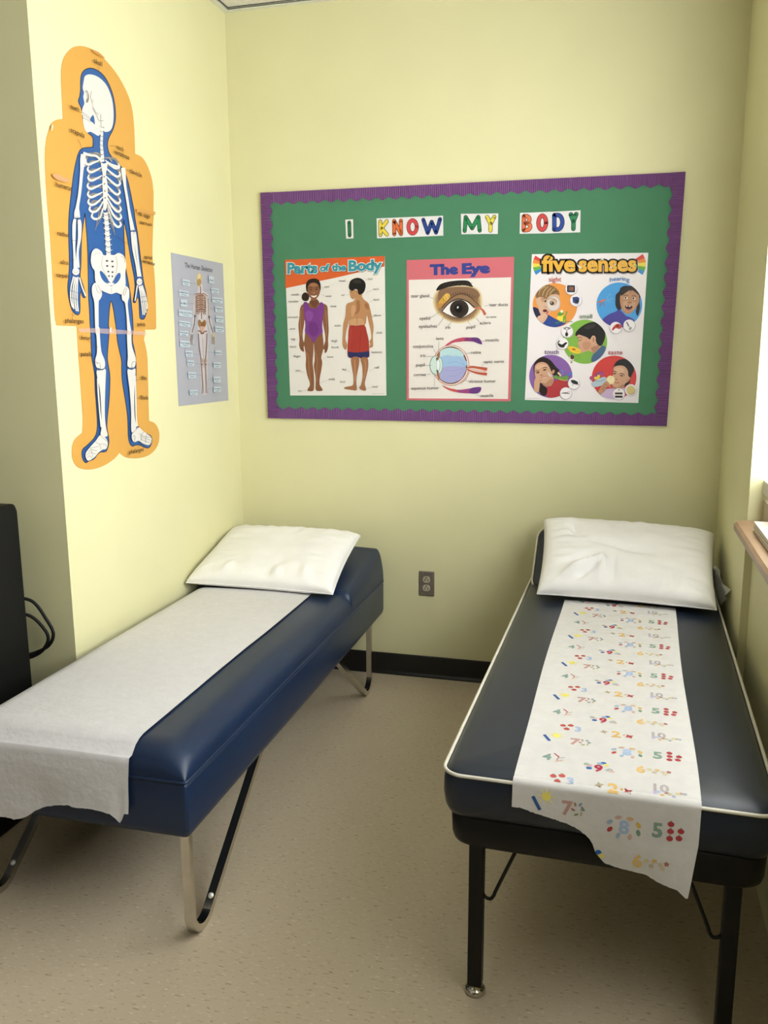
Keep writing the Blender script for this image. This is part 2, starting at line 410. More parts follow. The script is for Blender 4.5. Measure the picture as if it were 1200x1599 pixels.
m.tube([(x, y, BZ1-.011) for x, y in rrect(-hw+.002, -hl+.002, hw-.002, hl-.002, .01, 4)], .0028, navy, 6, closed=True); m.build('piping', LB)
rivet_m = mat('bright_rivet', (0.85, 0.83, 0.78), 0.35, 0.5, metal=0.4)
def hairpin(sx, front):
    """one flat steel bar bent into a narrow V"""
    s = 1 if front else -1
    yv = (-.942 if front else .775); r = .068; yc = yv+s*r; zc = r+.001
    ext = (yv+s*.50, BZ0+.012)            # where the slanting side meets the couch
    dx, dz = (ext[0]-yc)*s, ext[1]-zc; D = math.hypot(dx, dz)
    th = math.atan2(dz, dx)-math.acos(r/D)   # tangent point angle on the bend
    path = [(yv, BZ0+.012), (yv, .2), (yv, zc)]
    a = math.pi
    end = 2*math.pi+th if th < 0 else th+2*math.pi
    for k in range(1, 17):
        b = a+(end-a)*k/16; path.append((yc+s*r*math.cos(b), zc+r*math.sin(b)))
    path.append(ext)
    m = M(); w, t = .0115, .019; rings = []
    for i, (y, z) in enumerate(path):
        a = path[max(i-1, 0)]; b = path[min(i+1, len(path)-1)]
        ty, tz = b[0]-a[0], b[1]-a[1]; l = math.hypot(ty, tz); ny, nz = -tz/l, ty/l
        ny, nz = ny*s, nz*s
        rings.append([(sx-w, y, z), (sx+w, y, z), (sx+w, y+ny*t, z+nz*t), (sx-w, y-0+ny*t, z+nz*t)])
    m.loft(rings, chrome, smooth=False)
    o = m.build('leg', LB)
    # bright rivet head on the inner face of the slanting side
    f = .07; y, z = path[-1][0]*f+path[-2][0]*(1-f), path[-1][1]*f+path[-2][1]*(1-f)
    ty, tz = path[-1][0]-path[-2][0], path[-1][1]-path[-2][1]; l = math.hypot(ty, tz); ty, tz = ty/l, tz/l; ny, nz = -tz*s, ty*s
    m = M(); rings = []
    for h, r in ((t-.001, .008), (t+.001, .0078), (t+.003, .006), (t+.0042, .003), (t+.0045, .0008)):
        rings.append([(sx+r*math.cos(a), y+ny*h+ty*r*math.sin(a), z+nz*h+tz*r*math.sin(a)) for a in [2*math.pi*k/16 for k in range(16)]])
    m.loft(rings, rivet_m); m.build('rivet', o)
    return o
for sx in (-.292, .322):
    for fr in (True, False): hairpin(sx, fr)

# ------------------------------------------------------------------ right bed: dark navy couch with white piping
RB_W, RB_L = .692, 1.845
RB = empty('recovery_bed', (1.7055, -1.0155, 0), -.0183)
tag(RB, 'dark navy padded bed with white piping and straight black legs under the window', 'bed')
hw2, hl2 = RB_W/2, RB_L/2
PZ0, PZ1 = .458, .562
m = M(); rings = []
for z, i in ((PZ0-.004, .02), (PZ0+.004, .008), (PZ0+.02, .001), (PZ0+.05, -.003), (PZ1-.02, -.002), (PZ1-.004, .002), (PZ1+.004, .008), (PZ1+.009, .02), (PZ1+.012, .05), (PZ1+.015, .11), (PZ1+.0165, .2), (PZ1+.017, .33)):
    rings.append([(x, y, z) for x, y in rrect(-hw2+i, -hl2+i, hw2-i, hl2-i, max(.045-i*.5, .006), 6)])
m.loft(rings, navy_dark); m.build('mattress', RB)
m = M(); m.tube([(x, y, PZ1) for x, y in rrect(-hw2-.001, -hl2-.001, hw2+.001, hl2+.001, .046, 8)], .0042, piping_m, 8, closed=True); m.build('piping', RB)
m = M(); rings = []
for z, i in ((.378, .034), (.380, .026), (.388, .017), (.40, .014), (.452, .012), (.456, .016)):
    rings.append([(x, y, z) for x, y in rrect(-hw2+i, -hl2+i, hw2-i, hl2-i, .05, 6)])
m.loft(rings, black_en); m.build('frame', RB)
for sx in (-1, 1):
    for sy in (-1, 1):
        cx, cy = sx*.2705, sy*.882 if sy < 0 else .78
        m = M(); m.box((cx-.0165, cy-.0165, .022), (cx+.0165, cy+.0165, .385), black_en, .003); lg = m.build('leg', RB)
        m = M(); rings = []
        for z, r in ((0.001, .021), (.003, .0245), (.009, .0245), (.014, .021), (.016, .016), (.03, .0158)):
            rings.append([(cx+r*math.cos(a), cy+r*math.sin(a), z) for a in [2*math.pi*k/24 for k in range(24)]])
        m.loft(rings, chrome); m.build('foot', lg)
        m = M(); d = -sx
        m.tube(catmull([(cx+d*.012, cy, .262), (cx+d*.020, cy, .250), (cx+d*.032, cy, .247), (cx+d*.040, cy, .258), (cx+d*.046, cy, .275), (cx+d*.090, cy, .384)], 6, False), .0042, black_en, 8); m.build('brace', RB)
# raised head section of the right bed, a tilted pad with its own piping
HA = math.radians(41); hy0 = .66; hz0 = PZ1+.020; HLn = .262; HS = -.045; hw3 = hw2-.014
def hp(x, s, t):                         # s along the slope, t out of the pad face
    return (x, hy0+s*math.cos(HA)-t*math.sin(HA), hz0+s*math.sin(HA)+t*math.cos(HA))
m = M(); rings = []
for t, i in ((-.055, .006), (-.05, 0), (-.008, 0), (0, .003), (.004, .012), (.008, .04), (.010, .1)):
    rings.append([hp(x, s+.004, t) for x, s in rrect(-hw3+i, HS+i, hw3-i, HLn-i, max(.05-i*.5, .005), 6)])
m.loft(rings, navy_dark); hd = m.build('headrest', RB)
m = M(); m.tube([hp(x, s+.004, -.002) for x, s in rrect(-hw3-.001, HS-.001, hw3+.001, HLn+.001, .05, 8)], .0042, piping_m, 8, closed=True); m.build('piping', hd)
m = M()
for sx in (-1, 1):
    m = M(); m.box((sx*.24-.012, .80, PZ1+.014), (sx*.24+.012, .86, .63), black_en); m.build('headrest_support', RB)

# ------------------------------------------------------------------ paper runners
def runner(name, mm, parent_loc, parent_rz, x0, x1, y_rear, top_fn, front, bottom_fn, zt, lift=.004, wob=.002):
    """paper laid along a bed and hanging over its front end; returns object and the surface function (u, s)"""
    prof_r = []
    R = Matrix.Translation(parent_loc) @ Matrix.Rotation(parent_rz, 4, 'Z')
    return R
# left bed: plain paper
R_L = Matrix.Translation((.360, -.975, 0)) @ Matrix.Rotation(.0105, 4, 'Z')
def edge_px(pts, y):                    # ragged lower edge, measured on the plane of the bed's front
    out = []
    for q in pts:
        v = at(q[0], q[1], 1, y); out.append((v.x, v.z))
    return sorted(out)
def interp(T, x):
    if x <= T[0][0]: return T[0][1]
    for a, b in zip(T, T[1:]):
        if x <= b[0]: return a[1]+(b[1]-a[1])*(x-a[0])/max(1e-6, b[0]-a[0])
    return T[-1][1]
L_edge = edge_px([(-60, 1268), (-25, 1272), (0, 1274), (10, 1275), (24, 1279), (36, 1277), (45, 1273), (55, 1266), (70, 1260), (92, 1256.5), (108, 1256), (118, 1259.5), (140, 1261), (158, 1265), (174, 1270), (183, 1277), (189, 1283.5), (191.5, 1282), (194, 1270)], -1.945)
m = M(); xa, xb = -.318, .190
cols = [xa+(xb-xa)*i/90 for i in range(91)]
rows = []
for k in range(70):
    y = .40-(.40+hl-.012)*k/69; rows.append([(xx, y, lb_h(max(xx, -hw+.012), y)+.0052) for xx in [x+.003*math.sin(y*7+1)*(x/.32) for x in cols]])
yf = -hl-.006
for z in (.505, .495, .480, .462): rows.append([(x, yf+.010*((z-.445)/.06)**2-.001, min(z, rows[69][i][2]-.002)) for i, x in enumerate(cols)])
for k in range(1, 31):
    row = []
    for x in cols:
        wx = (R_L @ Vector((x, yf, 0))).x; zb_ = interp(L_edge, wx)+.0022*noise.noise(Vector((wx*160, 0, 1)))
        t = k/30; z = .455+(zb_-.455)*t
        row.append((x+.012*t*t*(1 if x > .1 else 0)*0, yf-.002-.010*t+.006*noise.noise(Vector((x*9, z*14, 5)))*t-.004*math.sin(x*17)*t, z))
    rows.append(row)
m.grid(rows, paper_m)
lp = m.build('exam_paper'); lp.matrix_world = R_L
tag(lp, 'plain white exam paper laid along the blue bed with hairpin legs', 'paper')

# right bed: paper printed with numbers
R_R = Matrix.Translation((1.7055, -1.0155, 0)) @ Matrix.Rotation(-.0183, 4, 'Z')
RI = R_R.inverted()
R_edge = edge_px([(813.5, 1266), (832, 1273), (858, 1281), (888, 1291), (906, 1300.5), (920, 1312.5), (926, 1322), (928.5, 1331), (931, 1336), (944, 1351), (965, 1358), (992, 1364.5), (1013, 1369), (1032, 1380.5), (1048, 1387), (1066, 1393), (1078, 1403), (1084, 1407.5), (1087, 1402), (1090, 1396)], -1.955)
px0, px1 = -.191, .191
Z_T = PZ1+.0172
def rb_top(x, y):
    d = min(y+hl2, hw2-abs(x)); t = [(0, PZ1-.002), (.008, PZ1+.004), (.02, PZ1+.009), (.05, PZ1+.012), (.11, PZ1+.015), (.2, PZ1+.0165), (.33, PZ1+.017)]
    return interp(t, d)
def rp_surface(x, s):
    """s is the distance from the bed's front edge: positive on top, negative hanging down"""
    if s >= .012: 
        return Vector((x, -hl2+s-.004, rb_top(x, -hl2+s)+.0028+.0012*noise.noise(Vector((x*7, s*5, 3)))))
    if s >= -.012:
        a = (.012-s)/.024*math.pi/2
        return Vector((x, -hl2+.008-.016*math.sin(a), PZ1-.004+.0125*math.cos(a)+.004))
    t = -(s+.012); 
    return Vector((x, -hl2-.008-.05*t*t-.006*t+.006*t*8*noise.noise(Vector((x*6, s*9, 7)))*.6, PZ1-.001-t))
def rp_x(u, s):
    e = .003*math.sin(s*5+1)+ (.010*max(0, -s-.05) if u < .5 else -.10*max(0, -s-.09))
    return px0+(px1-px0)*u+e*abs(2*u-1)
m = M(); NU = 110; rows = []
S = [1.36-(1.36-.03)*k/80 for k in range(81)]+[.03-.05*k/12 for k in range(1, 13)]
for s in S: rows.append([rp_surface(rp_x(i/NU, s), s) for i in range(NU+1)])
for k in range(1, 37):
    row = []
    for i in range(NU+1):
        u = i/NU; x = px0+(px1-px0)*u; wx = (R_R @ Vector((x, -hl2, 0))).x
        zb_ = interp(R_edge, wx)+.0018*noise.noise(Vector((wx*170, 0, 4)))
        sb = -(PZ1-.001-zb_)-.012; s = -.02+(sb+.02)*k/36
        row.append(rp_surface(rp_x(u, s), s))
    rows.append(row)
m.grid(rows, paper2_m)
# the printed numbers: every repeat of the pattern, bent with the sheet
RP_OFF = .0005
def rp_print(pts_tris, col, x, s, size, ang=0.0):
    V, F = pts_tris; out = []
    for (a, b) in V:
        a, b = a*size, b*size; c, q = math.cos(ang), math.sin(ang)
        xx, ss = x+a*c-b*q, s+a*q+b*c
        p = rp_surface(xx, ss); d1 = rp_surface(xx+.001, ss)-p; d2 = rp_surface(xx, ss+.001)-p
        out.append(p+d1.cross(d2).normalized()*RP_OFF)
    m.add(out, F, ink(col, .8))
def disc(n=10, sx=1, sy=1): return [(sx*math.cos(2*math.pi*k/n), sy*math.sin(2*math.pi*k/n)) for k in range(n)], [tuple(range(n))]
def starp(n=5, r=.45):
    V = [((1 if k % 2 == 0 else r)*math.sin(math.pi*k/n), (1 if k % 2 == 0 else r)*math.cos(math.pi*k/n)) for k in range(2*n)]
    V.append((0, 0)); return V, [(i, (i+1) % (2*n), 2*n) for i in range(2*n)][::-1]
def bar(l, w): return [(-l, -w), (l, -w), (l, w), (-l, w)], [(0, 1, 2, 3)]
def num(t): 
    V, F = text_mesh(t, .035, 2); x1 = max(v[0] for v in V)
    return [((x-x1/2)/CAPH, y/CAPH-.5) for x, y in V], F
PER = .2485
def hang_ok(x, s, mrg=.012):
    if s > -.05: return True
    wx = (R_R @ Vector((x, -hl2, 0))).x
    return s > -(PZ1-.001-interp(R_edge, wx))-.012+mrg
def motif(kind, x, s):
    if s > 1.37: return
    P = rp_print
    def ok_print(sh, c, xx, ss, sz, an=0):
        if hang_ok(xx, ss, sz*.35): P(sh, c, xx, ss, sz, an)
    if kind == '1':
        ok_print(num('1'), '#3a5f9e', x, s-.004, .030, .5); ok_print(disc(), '#efe274', x+.024, s+.016, .010)
        for k in range(8): a = k*math.pi/4; ok_print(bar(.5, .12), '#efe89a', x+.024+.015*math.cos(a), s+.016+.015*math.sin(a), .010, a)
    elif kind == '7':
        ok_print(num('7'), '#c39a94', x, s, .030)
        for k in range(7): ok_print(disc(8, 1, .5), ['#8c9a88', '#7f9bb0', '#a98a6e', '#b77a70', '#87996c', '#c2b091', '#8c8f96'][k], x+.022+.010*math.cos(k*1.1), s+.006*0+.013*math.sin(k*1.1), .0052, k*.9)
    elif kind == '4':
        ok_print(num('4'), '#8ba39b', x, s, .026)
        for a, b, c, an in ((.020, .012, '#b5454f', -.9), (.024, -.002, '#d78f94', 1.4), (.030, .001, '#a9b8ae', .6), (.027, -.012, '#e0b79a', .5)): ok_print(bar(1, .16), c, x+a, s+b, .010, an)
    elif kind == '9':
        ok_print(num('9'), '#b8384c', x, s-.004, .026)
        for a, b, c in ((-.026, .008, '#9fb0a4'), (-.019, .004, '#d9b6b6'), (-.020, -.008, '#3b68b0'), (.010, .020, '#2f62b5'), (.002, .016, '#9ab4c8'), (.016, .013, '#ece27e'), (.024, -.006, '#a3aca8'), (.028, -.012, '#d8b6b4'), (.020, -.009, '#b9c3c4')): ok_print(disc(10, 1, .85), c, x+a, s+b, .0066)
    elif kind == '3':
        ok_print(num('3'), '#a9bbdc', x+.014, s-.003, .024)
        for a, b in ((-.022, .008), (-.004, .013), (-.012, -.009)):
            ok_print(disc(10, 1, .85), '#c25552', x+a, s+b, .0075); ok_print(bar(.5, .2), '#7d9a6e', x+a, s+b+.007, .006)
    elif kind == '2':
        ok_print(num('2'), '#e3bb71', x, s, .030); ok_print(starp(4), '#b4a68e', x-.028, s+.006, .011, .3); ok_print(starp(4), '#b04a4c', x+.030, s-.004, .012, .6); ok_print(disc(6), '#d6a04e', x+.018, s+.001, .003)
    elif kind == '8':
        ok_print(num('8'), '#a9bfe0', x, s, .028)
        for k in range(8): ok_print(disc(8, 1, .6), ['#d8b28c', '#c9a9a0', '#9fb3c9', '#b8453f', '#a7b4cf', '#d7b5ac', '#7f9b86', '#dcb65c'][k], x+.031*math.cos(k*.785+1.2), s+.022*math.sin(k*.785+1.2), .0075, k*.3)
    elif kind == '5':
        ok_print(num('5'), '#8aa495', x-.022, s, .030)
        for a, b in ((.004, .017), (.004, .001), (.024, .004), (.003, -.015), (.021, -.012)):
            ok_print(disc(10, 1, .9), '#b8474b', x+a, s+b, .0068); ok_print(bar(.4, .15), '#7d8a5e', x+a, s+b+.007, .005)
    elif kind == '6':
        ok_print(num('6'), '#e6c07a', x-.024, s, .027)
        for a, b, c in ((-.006, .004, '#d9c9a0'), (.004, -.006, '#c9b9a2'), (.010, .006, '#e0c07e'), (.022, .000, '#cfc0a8'), (.026, -.008, '#d6c6a4'), (.034, .003, '#b5796c')): ok_print(starp(5, .55), c, x+a, s+b, .0068, a*40)
    elif kind == '10':
        ok_print(num('10'), '#b9b0b4', x-.012, s+.004, .026)
        for k, c in enumerate(('#c9b5dd', '#a9b9d9', '#d9b06a', '#b57a70', '#c9c3a4', '#a3a9b8', '#d6cf8a', '#c6a0a0', '#a9b4bb')): ok_print(starp(), c, x-.022+.0075*k, s-.014+.006*math.sin(k*2.3)+(.010 if k > 6 else 0), .0062, k*.4)
s5 = .245-.001                           # first row measured from the front edge (apples beside the five)
for r in range(-3, 5):
    b = .4285+PER*r
    for kind, x, ds in (('5', .133, 0), ('9', -.014, -.090), ('1', -.140, .025), ('3', -.084, -.156), ('4', -.127, -.070), ('7', -.072, .021), ('2', .019, .084), ('8', .045, -.004), ('6', .099, -.076), ('10', .125, .103)):
        motif(kind, x, b+ds)
rp = m.build('exam_paper'); rp.matrix_world = R_R
tag(rp, 'white exam paper printed with colourful numbers on the bed with white piping', 'paper')

# ------------------------------------------------------------------ pillows
def pillow(name, corners, T, Bt, seed, label, creases=()):
    """corners: front-left, front-right, back-right, back-left of the seam line"""
    c = [Vector(q) for q in corners]; n = (c[1]-c[0]).cross(c[3]-c[0]).normalized()
    m = M(); N = 56
    def base(u, v):
        a, b = (u+1)/2, (v+1)/2
        pu = u*(1-.035*(1-v*v)*abs(u)**3); pv = v*(1-.045*(1-u*u)*abs(v)**3)
        a, b = (pu+1)/2, (pv+1)/2
        return c[0]*(1-a)*(1-b)+c[1]*a*(1-b)+c[2]*a*b+c[3]*(1-a)*b
    def thick(u, v):
        e = max(0, (1-abs(u)**3.2)*(1-abs(v)**3.2)); return e**.34
    def wr(u, v, sd):
        ed = max(abs(u), abs(v)); w = max(0, ed-.35)/.65
        f = .020*w*(1-ed**6)*noise.noise(Vector((u*(9 if abs(v) > abs(u) else 3.0), v*(9 if abs(u) > abs(v) else 3.0), sd)))
        f += .009*noise.noise(Vector((u*2.2, v*2.2, sd+5)))*(1-ed**4)
        for (cu, cv, au, av, ln, wd, am) in creases:      # pulled creases
            du, dv = u-cu, v-cv; L = du*au+dv*av; Q = -du*av+dv*au
            if 0 < L < ln: f += 2.3*am*math.exp(-(Q/wd)**2)*math.sin(math.pi*L/ln)
        return f
    g = [2*i/N-1 for i in range(N+1)]; g = [math.copysign(1-(1-abs(t))**1.5, t) for t in g]
    top = [[base(u, v)+n*(T*thick(u, v)+wr(u, v, seed)*thick(u, v)) for u in g] for v in g]
    bot = [[base(u, v)-n*(Bt*thick(u, v)) for u in reversed(g)] for v in g]
    m.grid(top, pillow_m); m.grid(bot, pillow_m)
    o = m.build(name); tag(o, label, 'pillow', None)
    m = M(); per = [base(u, -1) for u in g]+[base(1, v) for v in g[1:]]+[base(u, 1) for u in reversed(g[:-1])]+[base(-1, v) for v in reversed(g[1:-1])]
    m.tube(per, .0022, pillow_m, 6, closed=True); m.build('seam', o)
    return o
pillow('pillow', [(.012, -.598, .548), (.645, -.608, .546), (.610, -.115, .672), (.004, -.115, .671)], .068, .028, 3,
       'smooth white pillow on the blue bed by the left wall', ((.6, -.95, -.1, 1, .5, .05, .004), (.2, -.95, .1, 1, .4, .04, .004), (-.5, -.95, .1, 1, .4, .05, .004), (.95, -.3, -1, .1, .3, .05, -.005)))
pr = pillow('pillow', [(1.428, -.606, .604), (2.036, -.648, .602), (2.062, -.165, .764), (1.410, -.160, .787)], .075, .022, 11,
       'creased white pillow with side tag on the bed with white piping',
       ((-.75, -.8, .75, .66, .75, .06, .016), (-.6, -.9, .55, .83, .6, .05, -.012), (-.3, -.92, .1, 1, .75, .05, .012), (-.1, -.9, -.15, 1, .8, .05, -.010), (-.75, -.5, .8, .6, .6, .05, -.008), (-.45, .15, 1, -.35, .9, .08, -.008), (-.7, .75, .3, -.95, .6, .07, -.012), (.3, -.92, 0, 1, .3, .05, .006), (.6, -.92, .1, 1, .4, .05, -.006), (.95, -.6, -1, .3, .4, .06, -.006)))
m = M(); tagm = mat('pillow_tag_cloth', (.74, .72, .64), .75, .2, noise_amt=.05, scale=60)
TL = [((1108, 893), 2.036), ((1112, 908), 2.046), ((1118, 924), 2.058), ((1123, 935), 2.066), ((1129, 944), 2.074)]
TR = [((1117, 884), 2.044), ((1122, 891), 2.054), ((1127, 902), 2.064), ((1131, 911), 2.070), ((1139, 921), 2.080)]
rows = []
for (l_, xl_), (r_, xr_) in zip(TL, TR):
    A_, B_ = at(*l_, 0, xl_), at(*r_, 0, xr_)
    rows.append([A_.lerp(B_, j/6)+Vector((-.006*math.sin(j*1.6+len(rows)*1.9), 0, .004*math.sin(j*1.2+len(rows)*1.4))) for j in range(7)])
m.grid(rows, tagm); m.build('care_tag', pr)

# ------------------------------------------------------------------ bulletin board
BQ = [(409, 302), (1071, 269.5), (1041.5, 665), (421, 652.5)]     # its four corners in the photograph, on the back wall
BC = [at(x, y, 1, 0) for x, y in BQ]
def bpt(u, v):                           # u to the right, v downwards, 0..1
    return BC[0]*(1-u)*(1-v)+BC[1]*u*(1-v)+BC[2]*u*v+BC[3]*(1-u)*v
felt = mat('green_board_paper', hexc('#4a7c5e'), 0.85, 0.15, noise_amt=0.03, scale=12, bump=0.08, bscale=120)
purple = mat('purple_corrugated_card', hexc('#6d4477'), 0.6, 0.25, noise_amt=0.05, scale=25)
bd = empty('bulletin_board', (bpt(.5, 1).x, 0, bpt(.5, 1).z)); tag(bd, 'green bulletin board with scalloped purple border on the back wall', 'bulletin board')
OFF = Vector(bd.location)
m = M(); A = [bpt(u, v) for u, v in ((.004, .006), (.996, .006), (.996, .994), (.004, .994))]
m.add([p-OFF+Vector((0, -.012, 0)) for p in A]+[p-OFF for p in A], [(3, 2, 1, 0), (0, 1, 5, 4), (1, 2, 6, 5), (2, 3, 7, 6), (3, 0, 4, 7)], felt); m.build('backing', bd)
BW = (bpt(1, .5)-bpt(0, .5)).length; BH = (bpt(.5, 1)-bpt(.5, 0)).length
def border(side):
    m = M(); L = BW if side in 'tb' else BH; w0 = .047; am = .0055; per = .0562; n = int(L/.001); rows = [[], [], []]
    off = {'t': -.0145, 'b': -.0147, 'l': -.0160, 'r': -.0163}[side]; ph = random.random()*6
    for i in range(n+1):
        s = L*i/n; w = w0+am*math.cos(2*math.pi*s/per+ph); rib = .0014*math.cos(2*math.pi*s/.0080)
        for k, t in enumerate((0, .5, 1)):
            ww = w*t
            if side == 't': q = bpt(s/L, ww/BH)
            elif side == 'b': q = bpt(s/L, 1-ww/BH)
            elif side == 'l': q = bpt(ww/BW, s/L)
            else: q = bpt(1-ww/BW, s/L)
            rows[k].append(q-OFF+Vector((0, off-rib, 0)))
    if side in 'br': rows = rows[::-1]
    if side in 'lr': rows = rows[::-1]
    m.grid(rows, purple, smooth=True)
    # turned-back thickness at the outer edge
    e = rows[0] if side in 'tl' else rows[-1]
    if side == 'l': e = rows[-1]
    if side == 'r': e = rows[0]
    m.grid([[p for p in e], [Vector((p.x, -.001, p.z)) for p in e]], purple, smooth=False)
    return m.build('border_strip', bd)
for sd in 'tblr': border(sd)

YP = -.0135                              # plane of the sheets pinned to the board
bw = lambda x, y: at(x, y, 1, YP)
# letter cards
def card(quad, ch, col, label, edge='#2a2a2a', off=0.0):
    q = [bw(*p) for p in quad]; o = sum(q, Vector())/4
    fn = lambda u, v: q[0]*(1-u)*(1-v)+q[1]*u*(1-v)+q[2]*u*v+q[3]*(1-u)*v-o
    pr = Print(fn, (0, -1, 0), .0001); pr.crop(0, 0, 1)
    pr.sheet([(0, 0), (1, 0), (1, 1), (0, 1)], '#e6e3e4', .0008, off)
    pr.k = 3+off/.0001
    asp = ((q[1]-q[0]).length+(q[2]-q[3]).length)/((q[3]-q[0]).length+(q[2]-q[1]).length)
    pr.fn = lambda u, v: fn(u/asp, v)
    mx = {'I': .5-.0/asp}.get(ch, None); lm = .20 if ch != 'I' else asp/2; rm = asp-lm; T_, B_ = .17, .83; md = (T_+B_)/2; ce = asp/2
    arc = lambda cx, cy, rx, ry, a0, a1: [(cx+rx*math.cos(math.radians(a0+(a1-a0)*i/18)), cy+ry*math.sin(math.radians(a0+(a1-a0)*i/18))) for i in range(19)]
    G = {'I': [[(ce, T_), (ce, B_)]], 'K': [[(lm, T_), (lm, B_)], [(rm, T_), (lm+.06, md)], [(lm+.06, md), (rm, B_)]], 'N': [[(lm, B_), (lm, T_), (rm, B_), (rm, T_)]],
         'O': [arc(ce, md, ce-lm, md-T_, 0, 360)], 'W': [[(lm-.04, T_), (lm+(ce-lm)*.45, B_), (ce, T_+.12), (rm-(ce-lm)*.45, B_), (rm+.04, T_)]], 'M': [[(lm-.02, B_), (lm+.05, T_), (ce, B_-.12), (rm-.05, T_), (rm+.02, B_)]],
         'Y': [[(lm, T_), (ce, md), (rm, T_)], [(ce, md), (ce, B_)]], 'B': [[(lm, T_), (lm, B_)], [(lm, T_)]+arc(rm-.20, (T_+md)/2, .16, (md-T_)/2, -90, 90)+[(lm, md)]+arc(rm-.17, (md+B_)/2, .17, (B_-md)/2, -90, 90)+[(lm, B_)]],
         'D': [[(lm, T_), (lm, B_)], [(lm, T_)]+arc(lm+.16, md, rm-lm-.16, md-T_, -90, 90)+[(lm, B_)]]}[ch]
    for wd_, cc in ((.215, edge), (.160, col)):
        for L_ in G:
            if len(L_) < 8:
                for p_, q_ in zip(L_, L_[1:]): pr.stroke([p_, q_], wd_, cc, False); pr.k -= 1
            else: pr.stroke(L_, wd_, cc, False); pr.k -= 1
            for p_ in ([L_[0], L_[-1]]+[p for p in L_[1:-1]] if len(L_) < 8 else [L_[0], L_[-1]]): pr.ell(p_[0], p_[1], wd_/2, wd_/2, cc, n=14); pr.k -= 1
        pr.k += 2
    ob = pr.m.build('letter_card'); ob.location = o
    return tag(ob, label, 'letter card', 'letter cards spelling the board title')
def ca(*P): return [(400+x/3.529, 260+y/3.529) for x, y in P]
def cb(*P): return [(720+x/3.243, 250+y/3.243) for x, y in P]
card(ca((492, 293), (535, 291), (537, 396), (497, 398)), 'I', '#2f7a4c', 'narrow white card with a green letter I at the left of the title')
xs_ = [665, 741, 819, 906, 1031]
def kn(x, b): t = (x-665)/366; return (x+b*2, (286-15*t) if not b else (396-15*t))
for a, b, ch, col, lb in ((0, 1, 'K', '#ecd44e', 'white card with a yellow letter K, first card of the word KNOW'), (1, 2, 'N', '#e0703f', 'white card with an orange letter N, second card of the word KNOW'), (2, 3, 'O', '#d6494c', 'white card with a red letter O, third card of the word KNOW'), (3, 4, 'W', '#2c468f', 'white card with a navy blue letter W ending the word KNOW')):
    card(ca(kn(xs_[a], 0), kn(xs_[b], 0), kn(xs_[b], 1), kn(xs_[a], 1)), ch, col, lb)
card(cb((0, 272), (114, 271), (113, 374), (3, 376)), 'M', '#2f8a56', 'white card with a green letter M, first card of the word MY')
card(cb((114, 271), (190, 270), (187, 374), (113, 374)), 'Y', '#ecdc52', 'white card with a yellow letter Y ending the word MY')
card(cb((300, 267), (373, 265), (372, 372), (298, 373)), 'B', '#e3764c', 'white card with an orange letter B, first card of the word BODY')
card(cb((373, 265), (453, 261), (453, 371), (372, 372)), 'O', '#d44a4a', 'white card with a red letter O, second card of the word BODY')
card(cb((453, 262), (536, 258), (536, 368), (453, 371)), 'D', '#2d4b9c', 'white card with a blue letter D, third card of the word BODY', off=.0006)
card(cb((536, 258), (607, 254), (605, 366), (536, 368)), 'Y', '#358a5c', 'white card with a green letter Y ending the word BODY', off=.0006)

# ------------------------------------------------------------------ poster: parts of the body
pp = Print(bw, (0, -1, 0)); pp.crop(430, 390, 6.316)
Q = [(95, 100), (1080, 62), (1097, 1438), (148, 1437)]
pp.sheet(Q, '#e9e4de')
pp.poly([(95, 100), (1080, 62), (1078, 165), (600, 275), (100, 380)], '#d9622f')
def title(t, a, b, h, arc=0):
    pp.text(t, (a[0]+3, a[1]+5), (b[0]+3, b[1]+5), h, '#4a4a50', .09); pp.k += 1
    pp.text(t, a, b, h, '#ecf3ee', .085); pp.k += 2
    pp.text(t, a, b, h, '#3f93a3', .045); pp.k += 1
title('Parts', (125, 232), (412, 228), 98); title('of', (446, 213), (530, 208), 66); title('the', (562, 207), (694, 203), 66); title('Body', (730, 208), (1046, 196), 98)
sk, sk2, sk3 = '#8a5c40', '#6f4630', '#a3714f'
# girl facing us
pp.fill([(300,420),(268,440),(262,480),(285,505),(325,500),(335,450)], '#2e2018')
pp.fill([(400,480),(355,480),(345,520),(300,530),(262,545),(245,590),(240,660),(230,740),(236,830),(240,900),(236,940),(255,990),(285,1005),(282,960),(290,930),(275,890),(272,820),(285,740),(290,690),(300,760),(292,860),(286,930),(300,1010),(305,1080),(302,1150),(318,1240),(342,1310),(340,1345),(320,1375),(325,1392),(375,1392),(385,1350),(385,1290),(380,1200),(370,1110),(378,1000),(380,920),(388,1000),(390,1090),(382,1150),(398,1250),(400,1310),(398,1370),(415,1392),(465,1390),(465,1370),(440,1330),(440,1270),(455,1190),(465,1110),(455,1060),(475,980),(476,900),(468,830),(465,760),(468,690),(478,760),(492,830),(495,900),(478,950),(478,985),(490,985),(488,1018),(510,1005),(524,950),(522,890),(528,800),(525,720),(520,620),(515,560),(490,535),(440,525),(425,500)], sk)
pp.fill([(345,505),(420,500),(430,525),(390,575),(345,530)], sk2)
pp.fill([(280,525),(315,517),(335,560),(375,580),(420,565),(445,520),(475,530),(480,600),(470,680),(465,760),(468,820),(430,845),(400,885),(380,918),(355,880),(330,845),(295,815),(298,740),(290,670),(283,600)], '#7b3d8c')
pp.fill([(300,620),(340,600),(380,640),(350,700),(310,690)], '#8a4c9a'); pp.fill([(340,720),(400,720),(430,800),(380,860),(330,800)], '#70357f')
pp.fill([(318,370),(330,320),(375,300),(425,315),(445,370),(440,430),(415,475),(380,490),(345,470),(322,430)], sk)
pp.fill([(308,400),(305,340),(330,298),(380,283),(425,295),(448,340),(448,400),(440,390),(425,345),(385,325),(345,335),(325,360),(320,420)], '#2b1d16')
